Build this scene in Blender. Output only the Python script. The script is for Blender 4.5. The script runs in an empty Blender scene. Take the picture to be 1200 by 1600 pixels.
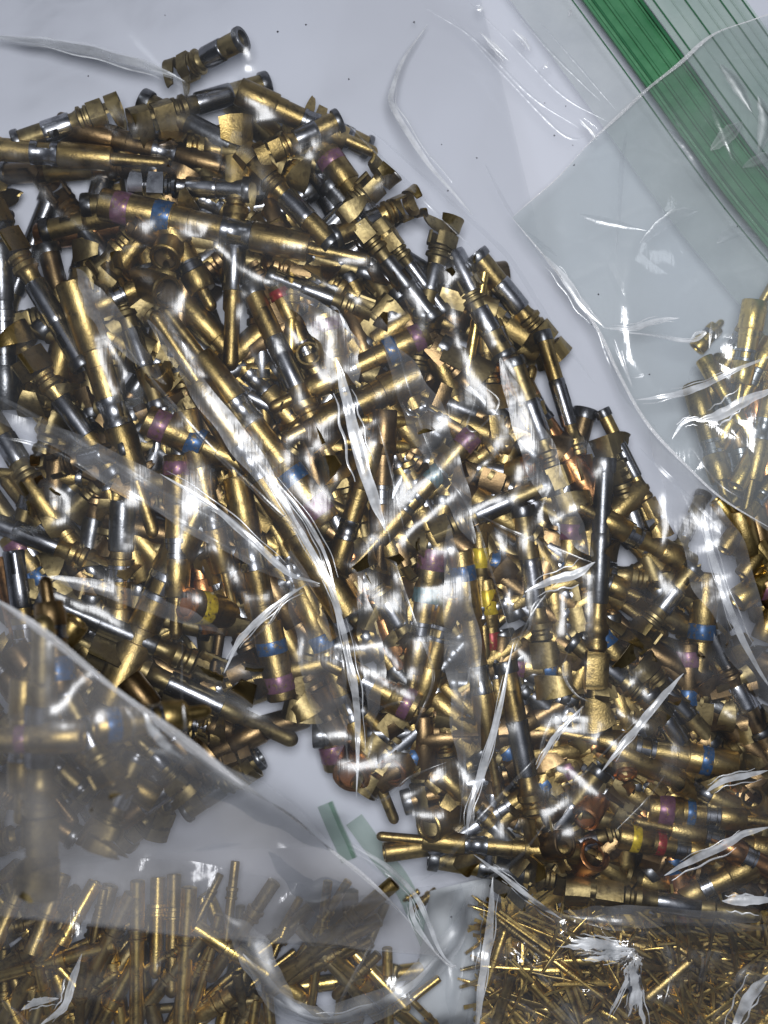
import bpy, math, random
import numpy as np
from mathutils import Vector, Matrix
R = random.Random(11)
U = 1 / 15000.0            # one photo pixel on the table, in metres (the frame is 80 x 107 mm)
D = 2000.0                 # camera height above the table, same unit
sc = bpy.context.scene

# ---------------------------------------------------------------- camera
cam_d = bpy.data.cameras.new('camera'); cam = bpy.data.objects.new('camera', cam_d)
sc.collection.objects.link(cam); sc.camera = cam
cam.location = (0, 0, D * U)
cam_d.sensor_fit = 'VERTICAL'; cam_d.sensor_height = 32; cam_d.lens = 32 * D / 1600
cam_d.clip_start = 0.005; cam_d.clip_end = 10
cam_d.dof.use_dof = True; cam_d.dof.focus_distance = (D - 125) * U; cam_d.dof.aperture_fstop = 17
# ---------------------------------------------------------------- world: a dim room
w = bpy.data.worlds.new('World'); sc.world = w; w.use_nodes = True
nt = w.node_tree; bg = nt.nodes['Background']
tc = nt.nodes.new('ShaderNodeTexCoord'); sx = nt.nodes.new('ShaderNodeSeparateXYZ'); cr = nt.nodes.new('ShaderNodeValToRGB')
# pale ceiling overhead, dim walls around (Z of the view direction drives the ramp)
nt.links.new(tc.outputs['Generated'], sx.inputs[0]); nt.links.new(sx.outputs['Z'], cr.inputs['Fac'])
E_ = cr.color_ramp.elements; E_[0].position = .0; E_[0].color = (.02, .022, .03, 1)
E_[1].position = .985; E_[1].color = (1.0, 1.04, 1.12, 1)
for p_, c_ in ((.45, (.022, .026, .038, 1)), (.84, (.06, .07, .10, 1)), (.93, (.34, .38, .46, 1))): e_ = E_.new(p_); e_.color = c_
nt.links.new(cr.outputs['Color'], bg.inputs['Color']); bg.inputs['Strength'].default_value = .6

def area(name, px, py, pz, rad, radiance, col=(1, 1, 1), target=(0, 0, 0)):
    l = bpy.data.lights.new(name, 'AREA'); l.shape = 'DISK'; l.size = 2 * rad * U
    l.energy = radiance * math.pi * math.pi * (rad * U) ** 2; l.color = col
    o = bpy.data.objects.new(name, l); sc.collection.objects.link(o)
    o.location = ((px - 600) * U, (800 - py) * U, pz * U)
    d = Vector(target) - o.location; o.rotation_euler = d.to_track_quat('-Z', 'Y').to_euler()
area('phone_lamp', 620, 600, 2250, 330, 37, (.97, .98, 1))
area('side_fill_lamp', -2600, -2600, 4200, 800, 3, (.88, .93, 1))  # weak fill added from the side, no known source there
# ---------------------------------------------------------------- render / colour
sc.view_settings.view_transform = 'Standard'; sc.view_settings.look = 'None'
sc.view_settings.exposure = 0; sc.view_settings.gamma = 1
sc.cycles.max_bounces = 10; sc.cycles.glossy_bounces = 4; sc.cycles.diffuse_bounces = 3
sc.cycles.transparent_max_bounces = 24; sc.cycles.sample_clamp_indirect = 4
sc.cycles.caustics_reflective = False; sc.cycles.caustics_refractive = False
sc.cycles.use_denoising = True

# ================================================================= materials
MATS = {}
def newmat(name):
    m = bpy.data.materials.new(name); m.use_nodes = True; m.node_tree.nodes.clear(); MATS[name] = m
    N = m.node_tree.nodes; L = m.node_tree.links
    out = N.new('ShaderNodeOutputMaterial'); return m, N, L, out
def noise(N, L, scale, detail=2, coord='Object', stretch=None, rough=.5):
    t = N.new('ShaderNodeTexCoord'); n = N.new('ShaderNodeTexNoise'); src = t.outputs[coord]
    if stretch:
        mp = N.new('ShaderNodeMapping'); mp.inputs['Scale'].default_value = stretch
        if len(stretch) == 3: pass
        L.new(src, mp.inputs['Vector']); src = mp.outputs['Vector']
    L.new(src, n.inputs['Vector']); n.inputs['Scale'].default_value = scale
    n.inputs['Detail'].default_value = detail; n.inputs['Roughness'].default_value = rough
    return n.outputs['Fac']
def ramp(N, L, fac, stops):
    c = N.new('ShaderNodeValToRGB'); e = c.color_ramp.elements
    for i, (p, col) in enumerate(stops):
        el = e[i] if i < 2 else e.new(p)
        el.position = p; el.color = (*col, 1) if len(col) == 3 else col
    L.new(fac, c.inputs['Fac']); return c.outputs['Color']
def metal(name, c1, c2, rough=.3, grain=.25, grain_px=2.5, r2=None, stain=(.05, .035, .02)):
    m, N, L, out = newmat(name)
    b = N.new('ShaderNodeBsdfPrincipled'); b.inputs['Metallic'].default_value = 1
    col = ramp(N, L, noise(N, L, 1 / (34 * U), 4), [(.34, c1), (.66, c2)])
    oi = N.new('ShaderNodeObjectInfo')
    hsv = N.new('ShaderNodeHueSaturation')
    mr = N.new('ShaderNodeMapRange'); mr.inputs['To Min'].default_value = .60; mr.inputs['To Max'].default_value = 1.04
    L.new(oi.outputs['Random'], mr.inputs['Value']); L.new(mr.outputs['Result'], hsv.inputs['Value'])
    L.new(col, hsv.inputs['Color'])
    mx = N.new('ShaderNodeMix'); mx.data_type = 'RGBA'
    st = ramp(N, L, noise(N, L, 1 / (15 * U), 5, rough=.65), [(.50, (0, 0, 0)), (.72, (.85, .85, .85))])
    L.new(st, mx.inputs['Factor']); L.new(hsv.outputs['Color'], mx.inputs['A']); mx.inputs['B'].default_value = (*stain, 1)
    L.new(mx.outputs['Result'], b.inputs['Base Color'])
    rr = N.new('ShaderNodeMapRange'); rr.inputs['To Min'].default_value = rough; rr.inputs['To Max'].default_value = r2 or rough + .16
    L.new(noise(N, L, 1 / (22 * U), 4), rr.inputs['Value']); L.new(rr.outputs['Result'], b.inputs['Roughness'])
    bp = N.new('ShaderNodeBump'); bp.inputs['Strength'].default_value = grain; bp.inputs['Distance'].default_value = .8 * U
    L.new(noise(N, L, 1 / (grain_px * U), 3), bp.inputs['Height']); L.new(bp.outputs['Normal'], b.inputs['Normal'])
    L.new(b.outputs['BSDF'], out.inputs['Surface']); return m
GOLD = metal('gold_plating', (.315, .22, .078), (.48, .352, .14), .29, .5, 2.4)
BRASS = metal('dull_brass', (.22, .165, .072), (.35, .275, .13), .35, .4, 5)
RICH = metal('rich_gold', (.60, .41, .11), (.80, .58, .20), .22, .35)
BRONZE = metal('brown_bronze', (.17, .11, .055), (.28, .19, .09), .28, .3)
COPPER = metal('copper', (.50, .22, .085), (.66, .34, .14), .22, .3)
STEEL = metal('bright_steel', (.26, .265, .285), (.44, .445, .47), .22, .18, 8, .3, (.10, .10, .11))
DARK = metal('dark_steel', (.12, .122, .13), (.23, .235, .245), .27, .3, 4, .36, (.05, .05, .055))
def paint(name, col):
    m, N, L, out = newmat(name)
    b = N.new('ShaderNodeBsdfPrincipled')
    c = ramp(N, L, noise(N, L, 1 / (9 * U), 4, rough=.7), [(.35, tuple(x * .6 for x in col)), (.6, col)])
    worn = ramp(N, L, noise(N, L, 1 / (7 * U), 6, rough=.75), [(.55, (0, 0, 0)), (.62, (1, 1, 1))])
    mx = N.new('ShaderNodeMix'); mx.data_type = 'RGBA'; L.new(worn, mx.inputs['Factor']); L.new(c, mx.inputs['A']); mx.inputs['B'].default_value = (.36, .25, .09, 1)
    L.new(mx.outputs['Result'], b.inputs['Base Color']); b.inputs['Roughness'].default_value = .36
    mm = N.new('ShaderNodeMapRange'); mm.inputs['To Min'].default_value = .35; L.new(worn, mm.inputs['Value']); L.new(mm.outputs['Result'], b.inputs['Metallic'])
    L.new(b.outputs['BSDF'], out.inputs['Surface']); return m
BAND = {'purple': paint('purple_band', (.20, .085, .14)), 'blue': paint('blue_band', (.03, .10, .24)),
        'yellow': paint('yellow_band', (.72, .52, .03)), 'red': paint('red_band', (.30, .025, .025)),
        'teal': paint('teal_band', (.09, .20, .23)), 'orange': paint('orange_band', (.6, .16, .03))}
def film(name, haze=.06, rough=.09, tint=(.97, .975, .98), bump=.3, bscale=60, hcol=(.80, .83, .88), crinkle=.0, ior=1.55, hnoise=.6, scratch=.15, nscale=150):
    m, N, L, out = newmat(name)
    tr = N.new('ShaderNodeBsdfTransparent'); tr.inputs['Color'].default_value = (*tint, 1)
    gl = N.new('ShaderNodeBsdfGlossy'); gl.inputs['Color'].default_value = (1, 1, 1, 1); gl.inputs['Roughness'].default_value = rough
    df = N.new('ShaderNodeBsdfDiffuse'); df.inputs['Color'].default_value = (*hcol, 1)
    fr = N.new('ShaderNodeFresnel'); fr.inputs['IOR'].default_value = ior
    n1 = noise(N, L, 1 / (bscale * U), 3, rough=.45)
    bp = N.new('ShaderNodeBump'); bp.inputs['Strength'].default_value = bump; bp.inputs['Distance'].default_value = 6 * U
    L.new(n1, bp.inputs['Height'])
    nrm = bp.outputs['Normal']
    if crinkle:
        t = N.new('ShaderNodeTexCoord'); v = N.new('ShaderNodeTexVoronoi'); v.feature = 'DISTANCE_TO_EDGE'
        v.inputs['Scale'].default_value = 1 / (85 * U); L.new(t.outputs['Object'], v.inputs['Vector'])
        dn = N.new('ShaderNodeMath'); dn.operation = 'MINIMUM'; dn.inputs[1].default_value = .09
        L.new(v.outputs['Distance'], dn.inputs[0])
        b2 = N.new('ShaderNodeBump'); b2.inputs['Strength'].default_value = crinkle; b2.inputs['Distance'].default_value = 30 * U
        L.new(dn.outputs[0], b2.inputs['Height']); L.new(nrm, b2.inputs['Normal']); nrm = b2.outputs['Normal']
    if scratch:
        s = noise(N, L, 1 / (40 * U), 2, stretch=(9, .55, 1))
        b3 = N.new('ShaderNodeBump'); b3.inputs['Strength'].default_value = scratch; b3.inputs['Distance'].default_value = 2 * U
        L.new(s, b3.inputs['Height']); L.new(nrm, b3.inputs['Normal']); nrm = b3.outputs['Normal']
    L.new(nrm, gl.inputs['Normal']); L.new(nrm, fr.inputs['Normal'])
    hz = N.new('ShaderNodeMath'); hz.operation = 'MULTIPLY'; hz.inputs[1].default_value = haze * 2
    mr = N.new('ShaderNodeMapRange'); mr.inputs['From Min'].default_value = .3; mr.inputs['From Max'].default_value = .7
    mr.inputs['To Min'].default_value = .5 - .5 * hnoise; mr.inputs['To Max'].default_value = .5 + .5 * hnoise
    L.new(noise(N, L, 1 / (nscale * U), 4), mr.inputs['Value']); L.new(mr.outputs['Result'], hz.inputs[0])
    m1 = N.new('ShaderNodeMixShader'); L.new(hz.outputs[0], m1.inputs['Fac']); L.new(tr.outputs[0], m1.inputs[1]); L.new(df.outputs[0], m1.inputs[2])
    m2 = N.new('ShaderNodeMixShader'); L.new(fr.outputs[0], m2.inputs['Fac']); L.new(m1.outputs[0], m2.inputs[1]); L.new(gl.outputs[0], m2.inputs[2])
    L.new(m2.outputs[0], out.inputs['Surface']); return m
FILM = film('clear_film', .02, .21, bump=.2, bscale=55, crinkle=.05, scratch=.08, ior=1.44)
VEIL = film('doubled_film', .10, .25, bump=.25, bscale=40, hcol=(.62, .62, .64), crinkle=.05, hnoise=.8, nscale=60, ior=1.47)
FILM_R = film('right_film', .14, .12, (.90, .93, .92), bump=.4, bscale=60, crinkle=.2, scratch=.12, hcol=(.70, .75, .77))
FILM_F = film('front_film', .20, .24, (.90, .90, .91), bump=.25, bscale=80, hcol=(.64, .62, .61), crinkle=.06, scratch=.1)
FILM_B = film('crinkled_film', .05, .10, bump=.8, bscale=30, crinkle=.5)
FOLD = film('fold_film', .03, .27, bump=.15, bscale=14, ior=1.7, hnoise=.3, scratch=0)
FOLDW = film('glint_fold_film', .5, .26, bump=.12, bscale=16, ior=2.3, hnoise=.55, scratch=0, nscale=28, hcol=(.93, .95, .98))  # milky creased film; the lamp's white glint is also put into its colour
GLARE = film('glare_strip_film', .09, .40, bump=.1, bscale=40, ior=2.2, hnoise=.4, scratch=0, hcol=(.85, .88, .93))  # strips of this stand in for soft glare on smooth film
EDGE = film('cut_edge_film', .6, .2, bump=.8, bscale=4, ior=1.8, hnoise=.5, scratch=0, hcol=(.8, .8, .82))

def plain(name, stops, scale, rough=.5, spec=.4, alpha=None, bump=0):
    m, N, L, out = newmat(name)
    b = N.new('ShaderNodeBsdfPrincipled'); b.inputs['Roughness'].default_value = rough; b.inputs['Specular IOR Level'].default_value = spec
    L.new(ramp(N, L, noise(N, L, 1 / (scale * U), 5), stops), b.inputs['Base Color'])
    if bump:
        bp = N.new('ShaderNodeBump'); bp.inputs['Strength'].default_value = bump; bp.inputs['Distance'].default_value = 3 * U
        L.new(noise(N, L, 1 / (20 * U), 3), bp.inputs['Height']); L.new(bp.outputs['Normal'], b.inputs['Normal'])
    if alpha: b.inputs['Alpha'].default_value = alpha
    L.new(b.outputs['BSDF'], out.inputs['Surface']); return m
TABLE = plain('white_table', [(.2, (.65, .67, .75)), (.8, (.70, .72, .80))], 700, .6)
GREEN = plain('green_zip', [(.3, (.045, .18, .08)), (.7, (.085, .27, .13))], 40, .3, .5, bump=.3)
DGREEN = plain('dark_green_zip', [(.3, (.02, .12, .05)), (.7, (.035, .16, .07))], 40, .3)
PALEG = plain('pale_green_strip', [(.3, (.38, .52, .45)), (.7, (.5, .63, .56))], 50, .35, alpha=.55)
CLEARS = plain('clear_rib', [(.3, (.55, .6, .62)), (.7, (.7, .75, .76))], 50, .25, alpha=.4)
WHITE = plain('milky_white_plastic', [(.3, (.62, .65, .68)), (.7, (.74, .77, .80))], 60, .28, .5)
BORE = plain('shadowy_bore', [(.3, (.07, .045, .02)), (.7, (.12, .08, .035))], 12, .85, .1)  # dark rough liner: the shade of the hollow is put into its colour
BORE_C = plain('shaded_copper_bore', [(.3, (.16, .06, .02)), (.7, (.26, .10, .035))], 12, .8, .1)  # copper darkened by the shade inside the mouth
GREEN_T = plain('thin_green_plastic', [(.3, (.04, .22, .09)), (.7, (.12, .36, .19))], 12, .35, .4, alpha=.34)
SPECK = plain('dark_speck', [(.3, (.03, .03, .04)), (.7, (.08, .08, .1))], 5)

# ================================================================= helpers
def W(px, py, z):
    k = (D - z) / D * U
    return Vector(((px - 600) * k, (800 - py) * k, z * U))
class MB:
    def __init__(s): s.v = []; s.f = []
    def add(s, vs, fs):
        o = len(s.v); s.v += vs; s.f += [tuple(i + o for i in f) for f in fs]
    def lathe(s, prof, n=20, x0=0, skip=None):
        """prof: (x, r) along +X; skip(j, k) leaves a face out"""
        vs = []; fs = []
        for x, r in prof:
            for k in range(n):
                a = 2 * math.pi * k / n; vs.append((x0 + x, r * math.cos(a), r * math.sin(a)))
        for j in range(len(prof) - 1):
            for k in range(n):
                if skip and skip(j, k): continue
                k2 = (k + 1) % n
                fs.append((j * n + k, j * n + k2, (j + 1) * n + k2, (j + 1) * n + k))
        s.add(vs, fs)
    def build(s, name, mat, parent=None, ang=38):
        me = bpy.data.meshes.new(name)
        me.from_pydata([tuple(c * U for c in v) for v in s.v], [], s.f)
        me.materials.append(mat)
        for p in me.polygons: p.use_smooth = True
        me.set_sharp_from_angle(angle=math.radians(ang))
        o = bpy.data.objects.new(name, me); sc.collection.objects.link(o); o.parent = parent
        return o
def raw(name, verts, faces, mat, parent=None, smooth=True):
    me = bpy.data.meshes.new(name); me.from_pydata(verts, [], faces); me.materials.append(mat)
    if smooth:
        me.polygons.foreach_set('use_smooth', [True] * len(me.polygons))
    o = bpy.data.objects.new(name, me); sc.collection.objects.link(o); o.parent = parent; return o
def thing(name, label, cat, group=None):
    o = bpy.data.objects.new(name, None); sc.collection.objects.link(o); o.empty_display_size = .002
    o['label'] = label; o['category'] = cat
    if group: o['group'] = group
    return o
def orient(o, A, B, roll):
    x = (B - A).normalized(); up = Vector((0, 0, 1))
    if abs(x.z) > .98: up = Vector((0, 1, 0))
    y = up.cross(x).normalized(); z = x.cross(y)
    M = Matrix((x, y, z)).transposed() @ Matrix.Rotation(roll, 3, 'X')
    o.matrix_world = Matrix.Translation(A) @ M.to_4x4()

# ================================================================= contacts (local +X from the wire end to the mating end)
def machined(root, L, r, bands=(('purple', .035, .10), ('blue', .195, .262)), body=None, mate='pin', mouth=None, rnd=None):
    body = body or GOLD; q = rnd or R
    b = MB(); bore = r * .70; e = .27 * L
    prof = [(L * .245, bore * .05), (L * .23, bore * .9), (3, bore), (0, bore * 1.12), (0, r * .93), (2, r), (e - 2, r), (e, r * .95),
            (e, r * .86), (.33 * L, r * .86), (.332 * L, r * .82), (.45 * L, r * .80)]
    b.lathe(prof); brl = b.build('barrel', body, root)
    if mouth:
        m = MB(); m.lathe([(5, bore * .99), (-.6, bore * 1.1), (-.6, r * .9), (1.5, r + .5), (5, r + .5), (5, r)])
        m.build('mouth_ring', mouth, brl)
    bo = MB(); bo.lathe([(L * .22, .1), (L * .215, bore * .9), (2.5, bore * .975)]); bo.build('bore', BORE_C if mouth else BORE, brl)  # inner liner whose dark colour carries the shade of the hollow
    for c, t0, t1 in bands:
        m = MB(); rr = r if t0 < .26 else r * .84
        m.lathe([(t0 * L, rr), (t0 * L + 1, rr + .6), (t1 * L - 1, rr + .6), (t1 * L, rr)]); m.build(c + '_band', BAND[c], brl)
    k = MB(); h = r * .90
    k.lathe([(.45 * L, r * .78), (.452 * L, h), (.475 * L, h), (.48 * L, h * .94), (.53 * L, h * .94), (.535 * L, h), (.56 * L, h), (.562 * L, r * .78)],
            skip=lambda j, kk: j == 3 and kk in (3, 4, 5, 12))
    k.build('retention_clip', STEEL, root)
    if mate == 'pin':
        c = MB(); pr = r * q.uniform(.38, .46)
        c.lathe([(.45 * L, r * .76), (.56 * L, r * .76), (.562 * L, r * .9), (.57 * L, r * .94), (.66 * L, r * .93), (.76 * L, r * .86), (.77 * L, r * .8), (.772 * L, pr)])
        c.build('collar', body, root)
        p = MB(); x1 = L
        p.lathe([(.77 * L, pr)] + [(x1 - pr * 1.2 * (1 - math.sin(a)), pr * math.cos(a)) for a in (0, .35, .7, 1.05, 1.3, 1.56)])
        p.build('pin_tip', body, root)
    else:
        c = MB(); c.lathe([(.45 * L, r * .76), (.56 * L, r * .76), (.562 * L, r * .92), (.60 * L, r * .92), (.605 * L, r * .74), (.66 * L, r * .74)]); c.build('collar', body, root)
        s = MB(); s.lathe([(.655 * L, r * .6), (.655 * L, r * .8), (.665 * L, r * .84), (.75 * L, r * .84), (.86 * L, r * .84), (.985 * L, r * .82), (L, r * .76), (L, r * .5), (.8 * L, r * .5)],
                          skip=lambda j, kk: j == 4 and kk in (5, 6))
        s.build('steel_hood', STEEL if mate == 'steel' else DARK, root)
def channel(x0, x1, r, h, flare=0, th=3.4, ribs=0, squareness=.0, n=9, curl=0, taper=0):
    """U shaped crimp wings, open towards +Z"""
    m = MB(); path = []
    for i in range(n):
        a = math.pi + math.pi * i / (n - 1)
        cx, cz = math.cos(a), math.sin(a)
        if squareness:
            mx = max(abs(cx), abs(cz)); k = 1 + squareness * (1 / mx - 1); cx *= k; cz *= k
        path.append((cx * r, cz * r))
    hs = h * .5 if curl else h
    path = [(-r * (1 - curl * .62), h), (-r * (1 - curl * .2), hs + (h - hs) * .55), (-r, hs)][0 if curl else 2:] + path + [(r, hs), (r * (1 - curl * .2), hs + (h - hs) * .55), (r * (1 - curl * .62), h)][:3 if curl else 1]
    x_mid = (x0 + x1) / 2
    xs = [x0] + ([x0 + (x1 - x0) * (i + .5) / (ribs * 2) for i in range(ribs * 2)] if ribs else [(x0 + x1) / 2]) + [x1]
    rings = []
    for j, x in enumerate(xs):
        fl = 1 + flare * max(0, (xs[-1] - x) / (x1 - x0) - .3)
        dr = (1.6 if j % 2 else 0) if ribs else 0
        rings.append([(x_mid + (x - x_mid) * (1 - taper * max(0, z / h) ** 1.5), y * fl * (1 - dr / r), z * (fl if z > 0 else 1) + dr * .5) for y, z in path])
    vs = []; fs = []; P = len(path)
    for ring in rings: vs += ring
    for ring in rings:
        for i, (x, y, z) in enumerate(ring):
            a = ring[max(0, i - 1)]; c = ring[min(P - 1, i + 1)]
            ty, tz = c[1] - a[1], c[2] - a[2]; l = math.hypot(ty, tz) or 1
            vs.append((x, y - tz / l * -th * -1 if False else y - tz / l * th, z + ty / l * th))
    o = len(rings) * P
    for j in range(len(rings) - 1):
        for i in range(P - 1):
            q = (j * P + i, j * P + i + 1, (j + 1) * P + i + 1, (j + 1) * P + i)
            fs.append(q); fs.append(tuple(o + t for t in reversed(q)))
        for i in (0, P - 1):
            q = (j * P + i, (j + 1) * P + i, o + (j + 1) * P + i, o + j * P + i); fs.append(q if i == 0 else q[::-1])
    for j in (0, len(rings) - 1):
        for i in range(P - 1):
            q = (j * P + i, j * P + i + 1, o + j * P + i + 1, o + j * P + i); fs.append(q if j else q[::-1])
    m.add(vs, fs); return m
def stamped(root, L, r, mate='socket', body=None, sleeve=None, wings=1.0, ribs=0, rnd=None, ring=None):
    """open-barrel crimp contact: insulation wings, wire wings, ringed neck, sleeve, mating end"""
    q = rnd or R; body = body or BRASS; sleeve = sleeve or STEEL; s = L / 320
    c = channel(0, 40 * s, r * 1.12, r * (1.1 + .5 * wings), flare=.28 * wings, squareness=.15, curl=q.choice([.2, .6, .9]), taper=q.uniform(.35, .8)); c.build('insulation_crimp', body, root, 30)
    st = MB(); st.lathe([(34 * s, r * .55), (34 * s, r * .62), (50 * s, r * .62)], skip=lambda j, k: not 10 <= k < 20); st.build('link_strip', body, root)
    c = channel(50 * s, 94 * s, r * .98, r * (.75 + .35 * wings), squareness=.6, ribs=ribs, curl=q.choice([.0, .5, .9]), taper=.12); c.build('wire_crimp', body, root, 30)
    n = MB(); a = 94 * s
    pts = [(0, r * .8), (3, r * .98), (10, r * .98), (13, r * .82), (17, r * .82), (21, r * 1.04), (30, r * 1.06), (34, r * .84), (44, r * .74), (60, r * .72)]
    n.lathe([(0 + a, r * .1)] + [(a + x * s, y) for x, y in pts]); n.build('ringed_neck', body, root)
    x0 = a + 56 * s
    if mate == 'socket':
        v = MB(); x1 = x0 + 82 * s
        v.lathe([(x0, r * .7), (x0, r * .86), (x0 + 3, r * .9), (x0 + 40 * s, r * .9), (x0 + 70 * s, r * .9), (x1 - 1, r * .9), (x1, r * .86), (x1, r * .7)],
                skip=lambda j, k: j == 3 and k in (7, 8)); v.build('sleeve', sleeve, root)
        t = MB(); x2 = L - 16 * s
        t.lathe([(x1 - 6, r * .82), (x1 + (x2 - x1) * .3, r * .84), (x1 + (x2 - x1) * .62, r * .84), (x2, r * .84), (x2, r * .6), (x1, r * .6)],
                skip=lambda j, k: j == 1 and k in (3, 4)); t.build('tube', body if ring != 'steel' else sleeve, root)
        g = MB(); g.lathe([(x2 - 2, r * .8), (x2 - 2, r * 1.0), (x2 + 1, r * 1.03), (L - 2, r * 1.03), (L, r * .98), (L, r * .7), (L - 50 * s, r * .56), (L - 52 * s, r * .2)]); g.build('hood_ring', DARK, root)
    else:
        v = MB(); x1 = x0 + 70 * s
        v.lathe([(x0, r * .7), (x0, r * .88), (x0 + 3, r * .92), (x1 - 1, r * .92), (x1, r * .88), (x1, r * .5)]); v.build('sleeve', sleeve, root)
        t = MB(); pr = r * .62; t.lathe([(x1 - 4, r * .78), (x1 + 22 * s, r * .78), (x1 + 26 * s, pr)] + [(L - pr * 1.2 * (1 - math.sin(u)), pr * math.cos(u)) for u in (0, .35, .7, 1.05, 1.3, 1.56)])
        t.build('pin_tip', body if body is not BRONZE else GOLD, root)
def slim(root, L, r, body=None, knurl=False, tube=False):
    body = body or RICH
    if tube:
        t = MB(); t.lathe([(L, r * .4), (L, r), (2, r), (0, r * .92), (0, r * .72), (40, r * .68), (46, .1)]); t.build('tube', body, root)
        t = MB(); t.lathe([(L * .5, r), (L * .5 + 1, r * 1.1), (L * .5 + 5, r * 1.1), (L * .5 + 6, r)]); t.build('ring', body, root); return
    t = MB(); ct = lambda x, rr: [(x - rr * 1.1 * (1 - math.sin(u)), rr * math.cos(u)) for u in (0, .5, 1.0, 1.35, 1.56)]
    t.lathe([(0, .1), (0, r * .8), (1.5, r)] + [(L * .3, r)] + ct(L, r), 14); t.build('shaft', body, root)
    g = MB(); x = L * .3; g.lathe([(x - 5, r), (x - 4, r * 1.35), (x + 1, r * 1.35), (x + 2, r * 1.15), (x + 9, r * 1.15), (x + 10, r * 1.35), (x + 13, r * 1.35), (x + 14, r)], 14); g.build('collar', body, root)
    if knurl:
        k = MB(); k.lathe([(-14, .1), (-14, r * .9), (-12, r * 1.15), (-3, r * 1.15), (0, r * .7)], 14); k.build('end_bead', body, root)

# ================================================================= height map in picture space (4 px cells)
C4 = 4; GX0, GY0 = -240, -240; GW, GH = 430, 530
hm = np.zeros((GH, GW))
def cell(px, py): return int(min(GH - 1, max(0, (py - GY0) / C4))), int(min(GW - 1, max(0, (px - GX0) / C4)))
CAPS = [86.0]
def soft(z):       # the weight of the heap presses its upper layers together
    CAP = CAPS[0]
    return z if z < 60 else 60 + (CAP - 60) * math.tanh((z - 60) / (CAP - 60) * .75)
def rest(ax, ay, bx, by, r, sink=9):
    n = max(4, int(math.hypot(bx - ax, by - ay) / 10)); L = math.hypot(bx - ax, by - ay) or 1
    nx, ny = -(by - ay) / L, (bx - ax) / L; H = []
    for i in range(n + 1):
        t = i / n; m = 0
        for o in (-.7, 0, .7):
            a, b = cell(ax + (bx - ax) * t + nx * r * o, ay + (by - ay) * t + ny * r * o)
            m = max(m, hm[a, b] - (3 if o else 0))
        H.append((t, m))
    best = None      # supporting line whose contact points straddle the middle
    for i in range(n + 1):
        for j in range(i + 1, n + 1):
            if H[i][0] <= .5 <= H[j][0]:
                s = (H[j][1] - H[i][1]) / (H[j][0] - H[i][0]); zc = H[i][1] + s * (.5 - H[i][0])
                if best is None or zc > best[0]: best = (zc, s)
    zc, s = best; lim = .32 * L; s = max(-lim, min(lim, s))
    za = zc - s / 2 + r - sink; zb = zc + s / 2 + r - sink
    return soft(max(za, r)), soft(max(zb, r))
OFF = np.linspace(-1, 1, 9); DOME = np.sqrt(np.maximum(0, 1 - OFF ** 2)) * .9
def stamp(ax, ay, bx, by, r, za, zb):
    L = math.hypot(bx - ax, by - ay); n = max(2, int(L / 3)); nx, ny = (-(by - ay) / L, (bx - ax) / L) if L > 1 else (1, 0)
    t = np.linspace(0, 1, n + 1)[:, None]
    X = ax + (bx - ax) * t + nx * r * OFF; Y = ay + (by - ay) * t + ny * r * OFF
    J = np.clip(((X - GX0) / C4).astype(int), 0, GW - 1); I = np.clip(((Y - GY0) / C4).astype(int), 0, GH - 1)
    np.maximum.at(hm, (I.ravel(), J.ravel()), (za + (zb - za) * t + r * DOME).ravel())
PLACED = []     # (x, y, label core, root)
NAMES = {'M': ('pin_contact', 'machined crimp pin'), 'N': ('socket_contact', 'machined crimp socket'), 'S': ('crimp_socket', 'stamped crimp socket'),
         'P': ('crimp_pin', 'stamped crimp pin'), 'T': ('slim_pin', 'slim gold pin'), 'B': ('brass_tube', 'brass tube')}
CATS = {'M': 'connector pin', 'N': 'connector socket', 'S': 'crimp socket', 'P': 'crimp pin', 'T': 'thin pin', 'B': 'metal tube'}
def put(kind, ax, ay, bx, by, label, group, r=None, roll=None, za=None, zb=None, sink=9, rec=True, **kw):
    rr = r or {'M': 21, 'N': 21, 'S': 19, 'P': 19, 'T': 7, 'B': 12}[kind]
    if za is None:
        za, zb = rest(ax, ay, bx, by, rr, sink)
    A, B = W(ax, ay, za), W(bx, by, zb); L = (B - A).length / U
    stamp(ax, ay, bx, by, rr, za, zb)
    root = thing(NAMES[kind][0], label, CATS[kind], group)
    if kind == 'M': machined(root, L, rr, **kw)
    elif kind == 'N': kw.setdefault('mate', 'steel'); machined(root, L, rr, **kw)
    elif kind == 'S': stamped(root, L, rr, 'socket', **kw)
    elif kind == 'P': stamped(root, L, rr, 'pin', **kw)
    elif kind == 'T': slim(root, L, rr, **kw)
    elif kind == 'B': slim(root, L, rr, tube=True, **kw)
    orient(root, A, B, R.uniform(0, 6.28) if roll is None else roll)
    if rec: PLACED.append(((ax + bx) / 2, (ay + by) / 2, label, root))
    return root
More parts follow.
